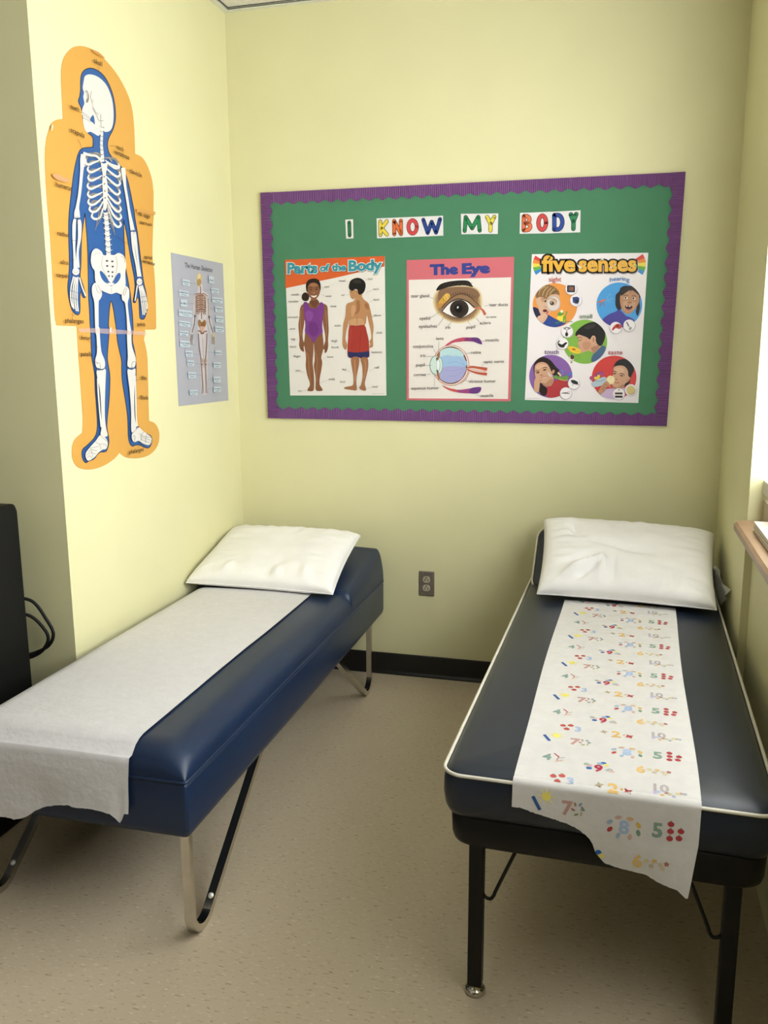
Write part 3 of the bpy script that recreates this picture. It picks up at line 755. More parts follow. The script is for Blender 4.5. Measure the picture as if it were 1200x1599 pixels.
pp.ell(352,392,12,5,'#2a1a14'); pp.ell(408,390,12,5,'#2a1a14'); pp.stroke([(335,375),(352,368),(368,374)],5,'#3a241a'); pp.stroke([(395,373),(410,367),(428,374)],5,'#3a241a')
pp.ell(382,425,14,9,sk3); pp.fill([(355,447),(382,452),(412,444),(402,468),(382,475),(362,466)], '#f1e6dc'); pp.stroke([(355,447),(382,452),(412,444)],4,'#5d3226'); pp.stroke([(362,466),(382,475),(402,468)],5,'#8a4a40')
pp.fill([(345,335),(385,325),(420,345),(410,362),(350,362)], sk3)
for a in ([(310,1010),(330,1080),(335,1200),(350,1300)], [(395,1000),(415,1080),(410,1200),(415,1300)], [(255,600),(250,720),(255,850)], [(500,600),(508,720),(508,850)]): pp.stroke(a, 10, sk3)
for x in (330, 345, 360, 412, 428, 444): pp.stroke([(x,1380),(x+2,1392)], 3, sk2)
for a in ([(262,940),(270,1000)], [(248,950),(262,990)], [(500,950),(496,1010)], [(512,950),(506,1000)]): pp.stroke(a, 3, sk2)
# boy seen from behind
bk, bk2, bk3 = '#bb895f', '#a06f4a', '#cb9c72'
pp.fill([(770,470),(790,480),(770,510),(715,530),(700,570),(695,650),(675,730),(670,800),(665,900),(668,950),(690,985),(705,975),(712,935),(695,890),(700,820),(722,730),(735,690),(740,760),(880,755),(905,650),(925,720),(945,800),(950,870),(930,905),(940,930),(930,965),(962,960),(968,930),(965,850),(972,760),(955,660),(935,570),(920,525),(875,490),(850,460)], bk)
pp.fill([(745,395),(738,430),(748,470),(770,487),(795,470),(850,470),(855,430),(810,400)], bk)
pp.fill([(728,360),(745,305),(800,278),(850,285),(888,320),(893,370),(875,420),(845,442),(822,435),(812,395),(785,390),(770,405),(745,400),(732,385)], '#1c1a18')
pp.fill([(760,320),(800,295),(840,305),(850,330),(800,330)], '#33302c'); pp.ell(800,418,13,22,bk3,10); pp.ell(802,420,6,12,bk2,10)
pp.ell(752,412,6,4,'#3a241a')
pp.fill([(800,510),(830,500),(840,560),(825,620),(780,640),(805,590)], bk2); pp.fill([(885,530),(920,540),(925,590),(890,570)], bk2)
pp.fill([(755,560),(790,550),(790,620),(755,660)], bk3); pp.fill([(745,690),(860,680),(870,740),(750,745)], bk3)
pp.stroke([(810,640),(808,740)], 5, bk2)
pp.fill([(735,755),(800,750),(882,745),(905,810),(925,900),(930,1000),(925,1060),(850,1072),(828,1062),(780,1068),(725,1060),(715,1010),(722,880)], '#a83a31')
pp.poly([(716,1005),(780,1012),(830,1012),(928,1000),(930,1055),(850,1072),(830,1060),(780,1068),(724,1060)], '#2c3060')
pp.stroke([(845,800),(840,900),(832,1010)], 4, '#8a2e2a'); pp.stroke([(750,780),(740,900),(738,1000)], 5, '#b94a40'); pp.stroke([(726,757),(800,752),(882,747)], 6, '#8d2d2a')
pp.fill([(755,1065),(828,1062),(825,1150),(805,1250),(803,1320),(808,1370),(795,1388),(740,1380),(690,1372),(683,1358),(720,1348),(770,1332),(775,1250),(758,1150)], '#a26f4e')
pp.fill([(845,1070),(910,1065),(920,1150),(900,1250),(885,1320),(898,1370),(890,1390),(850,1380),(830,1358),(850,1330),(865,1250),(862,1150)], '#a26f4e')
pp.stroke([(785,1080),(790,1180),(790,1300)], 14, '#b78460'); pp.stroke([(885,1080),(895,1160),(875,1270)], 12, '#b78460')
pp.stroke([(682,940),(700,975)], 3, bk2); pp.stroke([(940,935),(955,955)], 3, bk2)
for t, x, y, w in (('head',632,316,60),('hair',917,298,50),('eye',490,374,44),('mouth',163,452,70),('nose',499,467,56),('shoulder',132,520,102),('ear',655,456,36),('neck',968,398,58),('back',973,502,58),('chest',545,567,62),('stomach',127,675,100),('elbow',973,657,74),('waist',586,757,62),('arm',148,789,50),('wrist',998,827,60),('hip',163,892,38),('thigh',555,909,60),('hand',148,965,60),('thumb',555,972,74),('finger',184,1060,72),('buttocks',954,1020,104),('knee',518,1066,58),('leg',665,1189,38),('calf',982,1170,46),('shin',205,1202,46),('ankle',529,1286,62),('foot',643,1312,50),('heel',962,1360,52),('toe',227,1402,34)):
    pp.text(t, (x, y), (x+w, y-1), 21, '#6f6a67', .004)
for a, b in (((460,380),(485,370)),((240,447),(275,440)),((455,440),(495,458)),((695,318),(725,312)),((890,300),(912,292)),((900,425),(962,398)),((700,448),(735,442)),((930,520),(968,498)),((470,1080),(515,1062)),((250,1200),(300,1212)),((440,1312),(525,1284)),((710,1186),(745,1205)),((930,1198),(980,1172)),((890,1368),(955,1358)),((265,1392),(315,1385)),((930,690),(972,662))):
    pp.stroke([a, b], 2.5, '#b5b0aa', False)
pp.stroke([(955, 1421), (1080, 1419)], 4, '#b5b0aa', False)
tag(pp.m.build('poster'), 'body parts poster with orange banner, girl in purple swimsuit and boy in red shorts', 'poster')

# ------------------------------------------------------------------ poster: the eye
pe = Print(bw, (0, -1, 0)); pe.crop(620, 390, 6.0)
pe.sheet([(92, 97), (1100, 65), (1067, 1420), (92, 1410)], '#d3707a')
pe.poly([(113, 283), (1072, 258), (1042, 1398), (113, 1392)], '#ebe3dd')
pe.text('The', (318, 232), (565, 224), 88, '#3a4590', .06); pe.text('Eye', (620, 222), (862, 213), 88, '#3a4590', .06)
for r, c in ((1.0, '#e6d9b8'), (.97, '#dcc9a0'), (.93, '#c9ad82'), (.88, '#ae8e66'), (.82, '#957455')):
    pe.fill([(570+(x-570)*r, 500+(y-500)*r) for x, y in ((340,440),(380,380),(470,345),(600,335),(720,340),(785,390),(805,470),(795,560),(740,640),(650,682),(550,692),(450,655),(370,590),(340,520))], c)
pe.fill([(390,395),(450,360),(600,345),(730,365),(780,430),(720,460),(600,420),(470,470),(400,500)], '#86664d')
pe.fill([(370,385),(400,330),(470,302),(580,288),(670,292),(705,330),(712,350),(640,335),(540,340),(450,360)], '#231d1a')
for k in range(7): pe.stroke([(440+k*38,345-k*2),(480+k*38,308)], 5, '#4a3c32')
pe.fill([(400,480),(430,440),(460,410),(490,412),(500,440),(470,480),(430,510),(390,530),(375,550),(385,510)], '#d1a046'); pe.fill([(440,450),(465,415),(490,420),(495,445),(465,475)], '#e3b95c'); pe.fill([(380,520),(410,500),(430,520),(400,550)], '#c08a45')
pe.stroke([(420,545),(490,470),(580,415),(660,425),(730,480),(790,540)], 7, '#4d382c')
pe.fill([(430,575),(480,515),(540,478),(590,468),(660,490),(715,540),(735,555),(690,595),(620,630),(550,632),(480,605)], '#ece7e4')
pe.stroke([(425,575),(480,510),(540,472),(590,462),(665,486),(720,535),(760,550)], 10, '#2b211c'); pe.stroke([(430,580),(480,610),(550,637),(620,634),(690,600),(735,560)], 6, '#3a2b22')
pe.ell(586,552,88,83,'#1b1714'); pe.ell(586,552,80,76,'#3b3128'); pe.ell(586,552,62,58,'#2d2620'); pe.ell(580,550,36,38,'#0f0d0c'); pe.ell(572,540,7,12,'#e8e8ea',20)
for k in range(15):
    t = k/14; x = 445+300*t; y = 530-110*math.sin(math.pi*(.15+.7*t)); pe.stroke([(x, y), (x-14+28*t, y-28)], 3.5, '#2b211c', False)
for k in range(15):
    t = k/14; x = 450+260*t; y = 600+45*math.sin(math.pi*(.1+.8*t)); pe.stroke([(x, y), (x-12+24*t, y+26)], 3, '#4a392c', False)
pe.stroke([(720,545),(770,548),(805,565),(830,610)], [10,14,20,26], '#c8674f'); pe.stroke([(725,548),(770,550),(805,568)], 4, '#e39a7c')
# the eyeball in section
pe.fill([(455,895),(520,850),(600,825),(690,822),(770,828),(800,888),(720,862),(620,858),(540,868),(480,895)], '#8a3a72'); pe.fill([(455,895),(520,850),(600,825),(640,824),(620,858),(540,868),(480,895)], '#c2506a'); pe.fill([(700,824),(768,830),(795,885),(730,863)], '#5f3a7e')
pe.fill([(425,1268),(490,1295),(580,1312),(680,1300),(788,1285),(770,1340),(660,1345),(560,1335),(480,1310)], '#a04a80'); pe.fill([(425,1268),(490,1295),(560,1310),(560,1335),(480,1310)], '#cc5a58'); pe.fill([(690,1299),(786,1287),(769,1340),(690,1344)], '#6a3c84')
pe.ell(508,1082,172,192,'#b05a3c'); pe.ell(508,1082,167,187,'#f0e4da'); pe.ell(506,1082,158,178,'#b4694c'); pe.ell(505,1082,153,173,'#4b3a34'); pe.ell(503,1082,147,167,'#a6c2de')
pe.fill([(400,960),(450,925),(520,918),(590,940),(630,990),(560,1000),(470,985),(405,1000)], '#b9d8dc'); pe.fill([(400,1120),(500,1090),(640,1100),(645,1140),(600,1215),(520,1245),(450,1235),(400,1190)], '#a9a9d6'); pe.fill([(405,1010),(500,1000),(640,1030),(650,1090),(500,1085),(400,1110)], '#9fbfe2')
for q in ([(640,1090),(560,1050),(480,1060)], [(640,1100),(560,1130),(450,1130)], [(640,1095),(590,1010),(540,990)], [(630,1120),(560,1180),(480,1180)]): pe.stroke(q, 3, '#8a9cc9')
pe.ell(372,1082,62,92,'#7f9d98'); pe.ell(372,1082,57,87,'#cfe2d9')
pe.stroke([(398,960),(392,1000),(382,1035)], [16,22,12], '#a8724e'); pe.stroke([(382,1130),(388,1170),(400,1215)], [12,22,16], '#a8724e'); pe.stroke([(375,1010),(378,1040)], 10, '#3e5246'); pe.stroke([(375,1125),(385,1155)], 10, '#3e5246')
pe.ell(390,1080,17,55,'#7f9198'); pe.ell(389,1080,14,50,'#e8f0f0')
pe.stroke([(660,1105),(720,1100),(780,1108),(848,1120)], [10,18,24,30], '#c0563e'); pe.stroke([(660,1120),(720,1145),(790,1160),(846,1165)], [10,16,22,26], '#c0563e'); pe.stroke([(655,1112),(750,1128),(840,1142)], 8, '#e9b49a'); pe.stroke([(675,1090),(730,1092),(848,1112)], 5, '#b5634a')
pe.stroke([(680,1145),(650,1210),(600,1255)], 4, '#b5634a')
for t, x, y, w, h in (('tear gland',135,448,170,30),('tear ducts',866,530,176,30),('to nose',838,640,96,20),('eyelid',216,658,98,30),('sclera',780,700,102,28),('eyelashes',209,732,170,29),('iris',456,742,46,28),('pupil',654,738,82,29),('lens',372,846,68,28),('muscle',832,860,126,28),('conjunctiva',155,920,188,30),('retina',697,976,94,28),('iris',222,1006,48,28),('optic nerve',818,1062,188,28),('pupil',182,1094,82,29),('cornea',160,1184,114,28),('vitreous humor',673,1246,256,28),('aqueous humor',137,1310,260,28),('muscle',787,1380,120,28)):
    pe.text(t, (x, y), (x+w, y-3), h, '#6f6864', .008)
for a, b in (((312,443),(400,480)),((820,530),(858,522)),((318,640),(445,550)),((385,715),(440,640)),((480,715),(520,670)),((665,665),(690,705)),((745,640),(775,675)),((395,860),(395,960)),((345,930),(365,965)),((640,975),(690,966)),((275,1000),(375,1000)),((268,1082),(330,1082)),((280,1170),(320,1165)),((640,1215),(672,1235)),((355,1280),(355,1150)),((795,855),(826,855)),((800,1085),(815,1070)),((745,1350),(790,1375))):
    pe.stroke([a, b], 3, '#8b9a9c', False)
tag(pe.m.build('poster'), 'eye anatomy poster with pink border hanging between the other two board posters', 'poster')

# ------------------------------------------------------------------ poster: five senses
ps = Print(bw, (0, -1, 0)); ps.crop(810, 380, 5.4545)
ps.sheet([(115, 92), (1107, 80), (1022, 1360), (55, 1333)], '#f0e9ec')
rb = ['#d94a3e', '#e98a3e', '#efd94e', '#6aae4a', '#3f8fd0']
def fan(o, c, a0, a1, r):
    for i in range(5):
        b0 = math.radians(a0+(a1-a0)*i/5); b1 = math.radians(a0+(a1-a0)*(i+1)/5)
        P_ = [(o[0]+q*math.cos(b), o[1]+q*math.sin(b)) for q, b in ((40, b0), (r, b0), (r, (b0+b1)/2), (r, b1), (40, b1))]
        ps.poly(P_, rb[i])
fan((270, 182), 0, 212, 144, 148); fan((930, 178), 0, -34, 36, 156)
for t, a, b in (('five', (205, 236), (478, 236)), ('senses', (520, 237), (998, 234))):
    ps.text(t, (a[0]+4, a[1]+8), (b[0]+4, b[1]+8), 126 if t == 'five' else 126, '#c9c0c4', .12); ps.k += 2
    ps.text(t, a, b, 126, '#221a16', .115); ps.k += 2
    ps.text(t, a, b, 126, '#e9b244', .035); ps.k += 1
CIR = {'sight': (312, 527, 190, 188, '#ec9a48'), 'hearing': (860, 525, 195, 192, '#4b9fe0'), 'smell': (567, 838, 190, 188, '#84b64a'), 'touch': (276, 1132, 184, 183, '#8a62a8'), 'taste': (816, 1142, 190, 186, '#d6403c')}
for k_ in CIR: ps.ell(*CIR[k_], n=48)
def inr(key, pts, k=3):
    c = CIR[key]; return ps.clip(catmull(pts, k), c[0], c[1], c[2], c[3])
def z3(P_): return [((820+x/10.909-810)*5.4545, (420+y/10.91-380)*5.4545) for x, y in P_]
def z4(P_): return [((920+x/12-810)*5.4545, (420+y/12-380)*5.4545) for x, y in P_]
def z5(P_): return [((860+x/12-810)*5.4545, (490+y/12-380)*5.4545) for x, y in P_]
def z6(P_): return [((815+x/12-810)*5.4545, (545+y/12-380)*5.4545) for x, y in P_]
def z7(P_): return [((910+x/12-810)*5.4545, (545+y/12-380)*5.4545) for x, y in P_]
F = lambda key, pts, col: ps.poly(inr(key, pts), col)
# sight
F('sight', z3([(130,660),(220,670),(330,760),(420,790),(560,870),(700,910),(640,960),(480,1000),(300,960),(180,850)]), '#2f4a93')
F('sight', z3([(130,660),(210,668),(250,740),(270,800),(200,830),(150,760)]), '#2a2c4a')
F('sight', z3([(190,480),(200,580),(230,640),(240,700),(270,770),(330,790),(400,770),(450,720),(560,700),(595,600),(590,480),(560,400),(400,380),(250,420)]), '#d8b094')
F('sight', z3([(270,500),(330,470),(390,500),(370,560),(300,560)]), '#c79a7c')
F('sight', z3([(185,470),(200,380),(280,300),(400,270),(500,300),(580,380),(590,450),(540,430),(450,440),(400,480),(370,500),(300,480),(240,480),(210,500)]), '#8d6a45')
for q in ([(230,450),(270,350),(360,300)], [(300,460),(330,370),(400,300)], [(360,480),(390,390),(450,320)], [(420,440),(460,380),(510,340)]): ps.stroke(z3(q), 7, '#c6a677')
for q in ([(215,470),(240,380)], [(470,430),(520,380),(560,400)]): ps.stroke(z3(q), 6, '#5e4630')
ps.ell(*z3([(350,550)])[0], 9, 7, '#2b2320'); ps.stroke(z3([(310,510),(345,500),(380,515)]), 4, '#6b4e38')
ps.ell(*z3([(490,590)])[0], 59, 64, '#b9b6bb'); ps.ell(*z3([(490,590)])[0], 53, 58, '#dfd3cb'); ps.ell(*z3([(480,570)])[0], 34, 28, '#cbaa90'); ps.ell(*z3([(465,585)])[0], 16, 15, '#2c211d'); ps.ell(*z3([(458,578)])[0], 4, 4, '#f0ece8'); ps.stroke(z3([(400,520),(450,500),(520,520),(550,560)]), 6, '#a0846c')
ps.ell(*z3([(350,650)])[0], 12, 7, '#c99a84'); ps.ell(*z3([(345,712)])[0], 19, 12, '#5a1f22'); ps.stroke(z3([(370,770),(400,720)]), 9, '#a8323e')
F('sight', z3([(210,830),(260,790),(330,770),(390,790),(370,850),(340,890),(310,920),(260,890)]), '#e0b59a')
for q in ([(330,800),(370,830)], [(320,840),(350,870)], [(300,870),(325,900)]): ps.stroke(z3(q), 3, '#b98a70')
F('sight', z3([(540,830),(640,780),(680,860),(690,910),(620,900)]), '#f0d84a'); F('sight', z3([(555,770),(600,730),(660,740),(640,790),(580,800)]), '#5f9a3e'); ps.ell(*z3([(630,722)])[0], 12, 13, '#efeecb'); ps.stroke(z3([(700,900),(690,820),(720,720)]), 12, '#7aa43e'); ps.stroke(z3([(660,890),(670,800)]), 12, '#6a9c3c'); ps.stroke(z3([(510,915),(600,900),(820,898)]), 5, '#4a7f52'); ps.stroke(z3([(530,935),(600,905)]), 6, '#4a7f52')
# hearing
F('hearing', z4([(250,960),(380,850),(500,800),(560,760),(620,800),(700,880),(760,900),(860,970),(760,1080),(560,1110),(400,1060)]), '#4a429a')
F('hearing', z4([(500,560),(510,480),(570,420),(600,350),(680,315),(760,320),(850,315),(940,380),(970,480),(950,600),(960,720),(940,820),(910,880),(880,800),(890,700),(760,600),(640,640),(600,760),(540,760),(500,680)]), '#231c1c')
F('hearing', z4([(585,580),(600,480),(680,430),(780,390),(880,440),(940,500),(940,620),(900,700),(840,780),(760,840),(700,840),(640,790),(600,700)]), '#b98a6a')
F('hearing', z4([(640,640),(700,600),(800,610),(880,640),(840,760),(740,800),(670,760)]), '#c99c7a')
F('hearing', z4([(600,500),(640,400),(740,350),(860,370),(930,480),(900,460),(840,410),(800,400),(770,470),(780,400),(700,440),(650,480)]), '#2b2120')
ps.ell(*z4([(695,545)])[0], 16, 9, '#f0e8e2'); ps.ell(*z4([(845,555)])[0], 14, 9, '#f0e8e2'); ps.ell(*z4([(690,543)])[0], 8, 8, '#1d1614'); ps.ell(*z4([(838,553)])[0], 8, 8, '#1d1614')
ps.stroke(z4([(650,505),(700,490),(740,505)]), 5, '#4a3326'); ps.stroke(z4([(810,510),(850,500),(890,520)]), 5, '#4a3326'); ps.ell(*z4([(765,630)])[0], 20, 9, '#a07052')
ps.poly(catmull(z4([(680,690),(750,680),(820,710),(790,750),(730,755),(690,735)]), 4), '#3e1616'); ps.stroke(z4([(680,690),(750,680),(820,705)]), 5, '#8c4640'); ps.stroke(z4([(690,740),(740,775),(800,745)]), 9, '#b5665c'); ps.ell(*z4([(715,695)])[0], 7, 5, '#f0e8e0'); ps.ell(*z4([(765,697)])[0], 8, 5, '#f0e8e0')
ps.stroke(z4([(165,625),(240,600),(310,570)]), 10, '#cf6a4a'); ps.stroke(z4([(200,680),(260,600),(300,690)]), 5, '#b5604a'); ps.stroke(z4([(190,720),(250,650)]), 4, '#8a6a78'); ps.ell(*z4([(270,590)])[0], 17, 9, '#d97850', -20)
for q in ([(330,560),(380,480),(420,490)], [(330,600),(400,560),(450,560)], [(340,580),(420,620)]): ps.stroke(z4(q), 4, '#7fb4e0')
# smell
F('smell', z5([(780,810),(830,720),(940,610),(1000,600),(1040,650),(980,780),(860,890),(770,890)]), '#4a6688')
F('smell', z5([(480,420),(520,450),(530,520),(510,570),(530,600),(525,650),(560,710),(600,728),(700,690),(790,720),(820,740),(900,660),(960,590),(900,480),(800,400),(640,380),(520,390)]), '#d0a083')
F('smell', z5([(600,560),(680,520),(760,560),(740,640),(640,680)]), '#c39072'); F('smell', z5([(760,640),(850,600),(930,600),(830,730),(790,710)]), '#ae7f62')
F('smell', z5([(468,390),(490,330),(570,250),(700,175),(830,155),(930,180),(1000,270),(1030,380),(1010,500),(950,600),(880,570),(850,500),(820,440),(770,440),(740,480),(680,440),(600,410),(530,390),(490,420)]), '#191614')
F('smell', z5([(640,250),(740,200),(850,200),(800,260),(680,290)]), '#35302c')
F('smell', z5([(780,420),(820,410),(850,450),(840,530),(800,565),(770,550),(760,490)]), '#d8a98c'); F('smell', z5([(790,450),(820,445),(825,510),(800,540)]), '#b07c60')
ps.stroke(z5([(530,490),(560,500),(585,480)]), 5, '#5d4030'); ps.stroke(z5([(505,450),(550,440),(590,450)]), 5, '#6a4a38'); ps.stroke(z5([(540,635),(575,640)]), 4, '#a45f52'); ps.stroke(z5([(520,590),(550,600)]), 4, '#a87a60')
ps.poly(catmull(z5([(320,630),(400,610),(500,640),(570,690),(560,740),(480,745),(380,710)]), 3), '#f0c93c'); ps.ell(*z5([(440,665)])[0], 17, 7, '#b5602c', 10)
ps.stroke(z5([(340,650),(480,700),(550,710)]), 4, '#d99f2c'); ps.poly(catmull(z5([(340,830),(430,760),(440,860),(390,870)]), 3), '#e3dccf'); ps.ell(*z5([(410,810)])[0], 17, 20, '#5d3630'); ps.stroke(z5([(440,860),(520,850),(550,800),(500,770),(470,810)]), 4, '#6f9c44'); ps.ell(*z5([(395,910)])[0], 8, 5, '#6b4a3a'); ps.stroke(z5([(370,880),(430,890)]), 4, '#9a7a5a')
# touch
F('touch', z6([(480,700),(560,640),(640,580),(760,590),(880,620),(900,740),(760,870),(600,910),(480,900)]), '#b23a40')
F('touch', z6([(230,320),(260,240),(320,170),(400,150),(500,180),(580,250),(640,330),(710,400),(680,450),(700,500),(600,490),(560,470),(500,560),(380,650),(480,740),(460,860),(380,860),(330,780),(350,680),(300,560),(240,440)]), '#2a1d18')
F('touch', z6([(245,400),(260,300),(340,250),(430,250),(500,300),(550,400),(580,480),(600,580),(560,680),(480,690),(420,640),(380,640),(300,600),(260,520)]), '#cfa183')
F('touch', z6([(560,440),(590,390),(620,400),(610,450),(575,460)]), '#c39274'); F('touch', z6([(380,640),(440,650),(540,560),(590,570),(590,640),(500,700),(440,700)]), '#b5866a')
F('touch', z6([(270,330),(340,290),(430,290),(480,330),(400,340),(300,380)]), '#dcb294')
ps.stroke(z6([(260,420),(300,405),(330,420)]), 6, '#4a3024'); ps.stroke(z6([(400,360),(440,340),(480,355)]), 6, '#4a3024'); ps.ell(*z6([(305,442)])[0], 14, 6, '#3a261e', -10); ps.ell(*z6([(435,390)])[0], 15, 6, '#3a261e', -15)
ps.ell(*z6([(375,490)])[0], 15, 7, '#b07e64', -15); ps.stroke(z6([(370,545),(430,520),(480,510)]), 9, '#b0584c'); ps.stroke(z6([(385,545),(470,518)]), 4, '#f0e6de')
F('touch', z6([(240,600),(270,540),(340,550),(380,560),(370,600),(340,660),(320,800),(240,790),(235,680)]), '#d0a385')
for q in ([(330,570),(380,590)], [(320,600),(360,620)]): ps.stroke(z6(q), 4, '#a87a60')
ps.stroke(z6([(500,430),(520,480),(570,510)]), [8, 18, 8], '#d3c6c6')
ps.poly(catmull(z6([(600,520),(660,490),(760,520),(840,490),(880,540),(820,590),(720,570),(620,550)]), 3), '#6f9a48'); ps.stroke(z6([(680,440),(740,500)]), 14, '#e6d3a0'); ps.stroke(z6([(740,390),(770,420),(760,480)]), 9, '#5b8fd6'); ps.stroke(z6([(850,480),(900,480),(950,440)]), 13, '#3f7fd0'); ps.stroke(z6([(700,560),(800,590),(870,575)]), 6, '#d9b04a'); ps.ell(*z6([(690,500)])[0], 9, 6, '#2a2320')
# taste
F('taste', z7([(330,870),(420,760),(520,740),(600,740),(700,760),(780,720),(800,760),(760,880),(620,945),(460,920)]), '#c9b0d4')
F('taste', z7([(580,380),(620,260),(700,200),(810,185),(910,230),(960,330),(960,420),(900,540),(880,640),(800,700),(780,660),(800,560),(700,320)]), '#191514')
F('taste', z7([(580,430),(590,340),(680,310),(780,320),(850,400),(860,500),(900,550),(840,620),(800,650),(760,720),(680,750),(580,740),(560,620),(570,500)]), '#cfa083')
F('taste', z7([(600,380),(680,340),(780,380),(760,440),(640,440)]), '#dab092'); F('taste', z7([(820,580),(860,550),(890,560),(850,620)]), '#c39274')
F('taste', z7([(560,680),(650,720),(760,660),(780,710),(700,760),(590,745)]), '#b08266')
ps.stroke(z7([(575,420),(610,415),(640,440)]), 6, '#4a3024'); ps.stroke(z7([(700,465),(745,460),(790,490)]), 6, '#4a3024'); ps.ell(*z7([(605,460)])[0], 11, 5, '#33221c'); ps.ell(*z7([(735,500)])[0], 14, 5, '#33221c', 10); ps.ell(*z7([(635,570)])[0], 13, 7, '#b5805f'); ps.stroke(z7([(600,620),(650,635),(690,625)]), 6, '#b0564c')
ps.poly(catmull(z7([(170,650),(260,580),(400,520),(460,560),(440,640),(340,690),(220,710)]), 3), '#b3c3d2'); ps.stroke(z7([(220,600),(330,600),(430,560)]), 7, '#8fa6ba'); ps.poly(catmull(z7([(140,520),(220,490),(330,420),(390,440),(400,490),(300,520),(220,570),(160,580)]), 3), '#a8487a'); ps.poly(catmull(z7([(150,520),(210,500),(210,560),(165,580)]), 3), '#c04a70'); ps.stroke(z7([(260,470),(350,430),(390,470)]), 9, '#7a4a92')
for q in ((250,545), (305,510), (290,545)): ps.ell(*z7([q])[0], 13, 13, '#e9d04a')
ps.ell(*z7([(530,580)])[0], 36, 38, '#eed9a4'); ps.ell(*z7([(530,570)])[0], 26, 27, '#f3e3b6'); ps.ell(*z7([(530,545)])[0], 4, 3, '#8a7450'); ps.ell(*z7([(520,710)])[0], 10, 9, '#e86a70')
F('taste', z7([(340,720),(380,660),(450,600),(500,640),(520,690),(450,720),(430,780),(340,850),(300,800)]), '#c08e6e')
for q in ([(420,650),(480,700)], [(380,690),(440,740)], [(360,730),(410,780)]): ps.stroke(z7(q), 5, '#8f6248')
for cx, cy in ((450,387),(491,485),(416,750),(375,852),(830,718),(944,698),(473,1190),(405,1275),(855,1282),(958,1248)):
    ps.ell(cx+2, cy+4, 52, 51, '#bdb3b8'); ps.ell(cx, cy, 49, 49, '#f4eef2')
ps.poly(rrect(415,357,483,418,10), '#33343a'); ps.poly(rrect(428,370,470,405,6), '#6a5a54'); ps.fill([(445,375),(468,378),(466,400),(450,398)], '#a0524a')
ps.poly([(462,460),(500,455),(520,465),(518,500),(505,515),(465,505)], '#2f4580'); ps.poly([(485,480),(512,478),(510,505),(487,510)], '#22283a'); ps.poly([(475,510),(520,512),(505,520),(482,518)], '#8b8fa0')
ps.ell(412,775,13,18,'#2a2a30'); ps.stroke([(412,760),(415,735)],6,'#4a4a50')
for q in ((392,722),(408,716),(424,718),(440,722),(400,730),(428,730)): ps.ell(q[0],q[1],9,6,'#8b8a90')
ps.fill([(345,850),(370,862),(390,850),(405,842),(418,848),(400,868),(390,885),(372,888),(350,880)], '#242424'); ps.stroke([(350,875),(338,850),(352,828)],9,'#3a3a3a')
ps.fill([(797,730),(830,690),(865,688),(880,710),(862,730),(830,722),(808,742)], '#c0423c'); ps.fill([(835,700),(850,696),(852,708),(838,710)], '#3a1614')
ps.stroke([(922,670),(940,705)],10,'#5a5a60'); ps.stroke([(940,700),(955,730)],6,'#8f9096'); ps.fill([(940,725),(958,712),(968,722),(950,742)], '#a9aab0')
ps.fill([(448,1165),(480,1165),(510,1185),(500,1202),(470,1195),(455,1185)], '#26282c'); ps.stroke([(470,1195),(462,1215)],4,'#6a6a6c'); ps.stroke([(500,1200),(518,1206)],5,'#3a3a3c')
ps.stroke([(365,1276),(405,1274),(440,1278)],[3,10,3],'#4a4c48'); ps.stroke([(400,1284),(425,1262),(440,1266)],3,'#9a9c98')
ps.poly(rrect(823,1266,888,1288,6), '#3a2824'); ps.poly(rrect(823,1294,888,1314,6), '#3a2824'); ps.poly([(823,1262),(856,1250),(888,1262),(886,1270),(825,1270)], '#f0e8e4'); ps.poly(rrect(823,1286,888,1296,3), '#f0e8e4'); ps.ell(857,1247,5,6,'#3a2422')
ps.ell(960,1252,37,36,'#8f7a4a'); ps.ell(957,1247,37,35,'#d9c382')
for t, a, b, h, c in (('sight', (262, 326), (368, 326), 40, '#c8625a'), ('smell', (523, 640), (630, 640), 36, '#6d8a6c'), ('touch', (224, 942), (345, 942), 38, '#6f4f8c'), ('taste', (766, 946), (888, 946), 36, '#b04a5a')):
    ps.text(t, a, b, h, c, .01)
ps.text('hearing', (782, 330), (948, 330), 36, '#4a86c8', .01, arc=12)
ps.stroke([(70, 1318), (185, 1320)], 4, '#c4bcc0', False)
tag(ps.m.build('poster'), 'white five senses poster with five coloured picture circles at the right of the board', 'poster')

# ------------------------------------------------------------------ left wall: large cut-out skeleton poster
lw = lambda x, y: at(x, y, 0, .0012)
pk = Print(lw, (1, 0, 0), .00004, .74)
def C1(P_): return [(60+x/5.92, 60+y/5.92) for x, y in P_]
def C2(P_): return [(60+x/6, 300+y/6) for x, y in P_]
def C3(P_): return [(80+x/6, 500+y/6) for x, y in P_]
pk.crop(0, 0, 1)
out = C1([(210,380),(215,260),(240,170),(300,95),(370,70),(440,78),(530,120),(640,220),(740,350),(820,500),(865,640),(885,800),(893,980),(895,1063),(897,1066),(960,1100),(1010,1180),(1050,1300),(1065,1420)])+C2([(1080,0),(1079,208),(1082,215),(1075,350),(1070,600),(1088,760),(1100,1000),(1105,1240),(1102,1275),(1085,1288),(1004,1288),(1000,1292),(1000,1330),(990,1380)])+C3([(875,200),(895,290),(905,400),(912,700),(918,938),(921,943),(970,965),(1005,1020),(1015,1090),(1000,1170),(950,1240),(880,1280),(790,1295),(700,1285),(642,1246),(638,1246),(590,1300),(500,1360),(400,1395),(310,1398),(240,1370),(200,1300),(195,1200),(220,1120),(288,1057),(292,1050),(295,900),(275,600),(255,330),(240,82)])+C2([(357,1260),(353,1256),(190,1250),(165,1225),(150,1100),(130,750),(110,420),(80,70)])+C1([(65,1250),(60,1100),(70,950),(95,850),(120,790),(160,755),(222,744),(226,738),(220,600)])
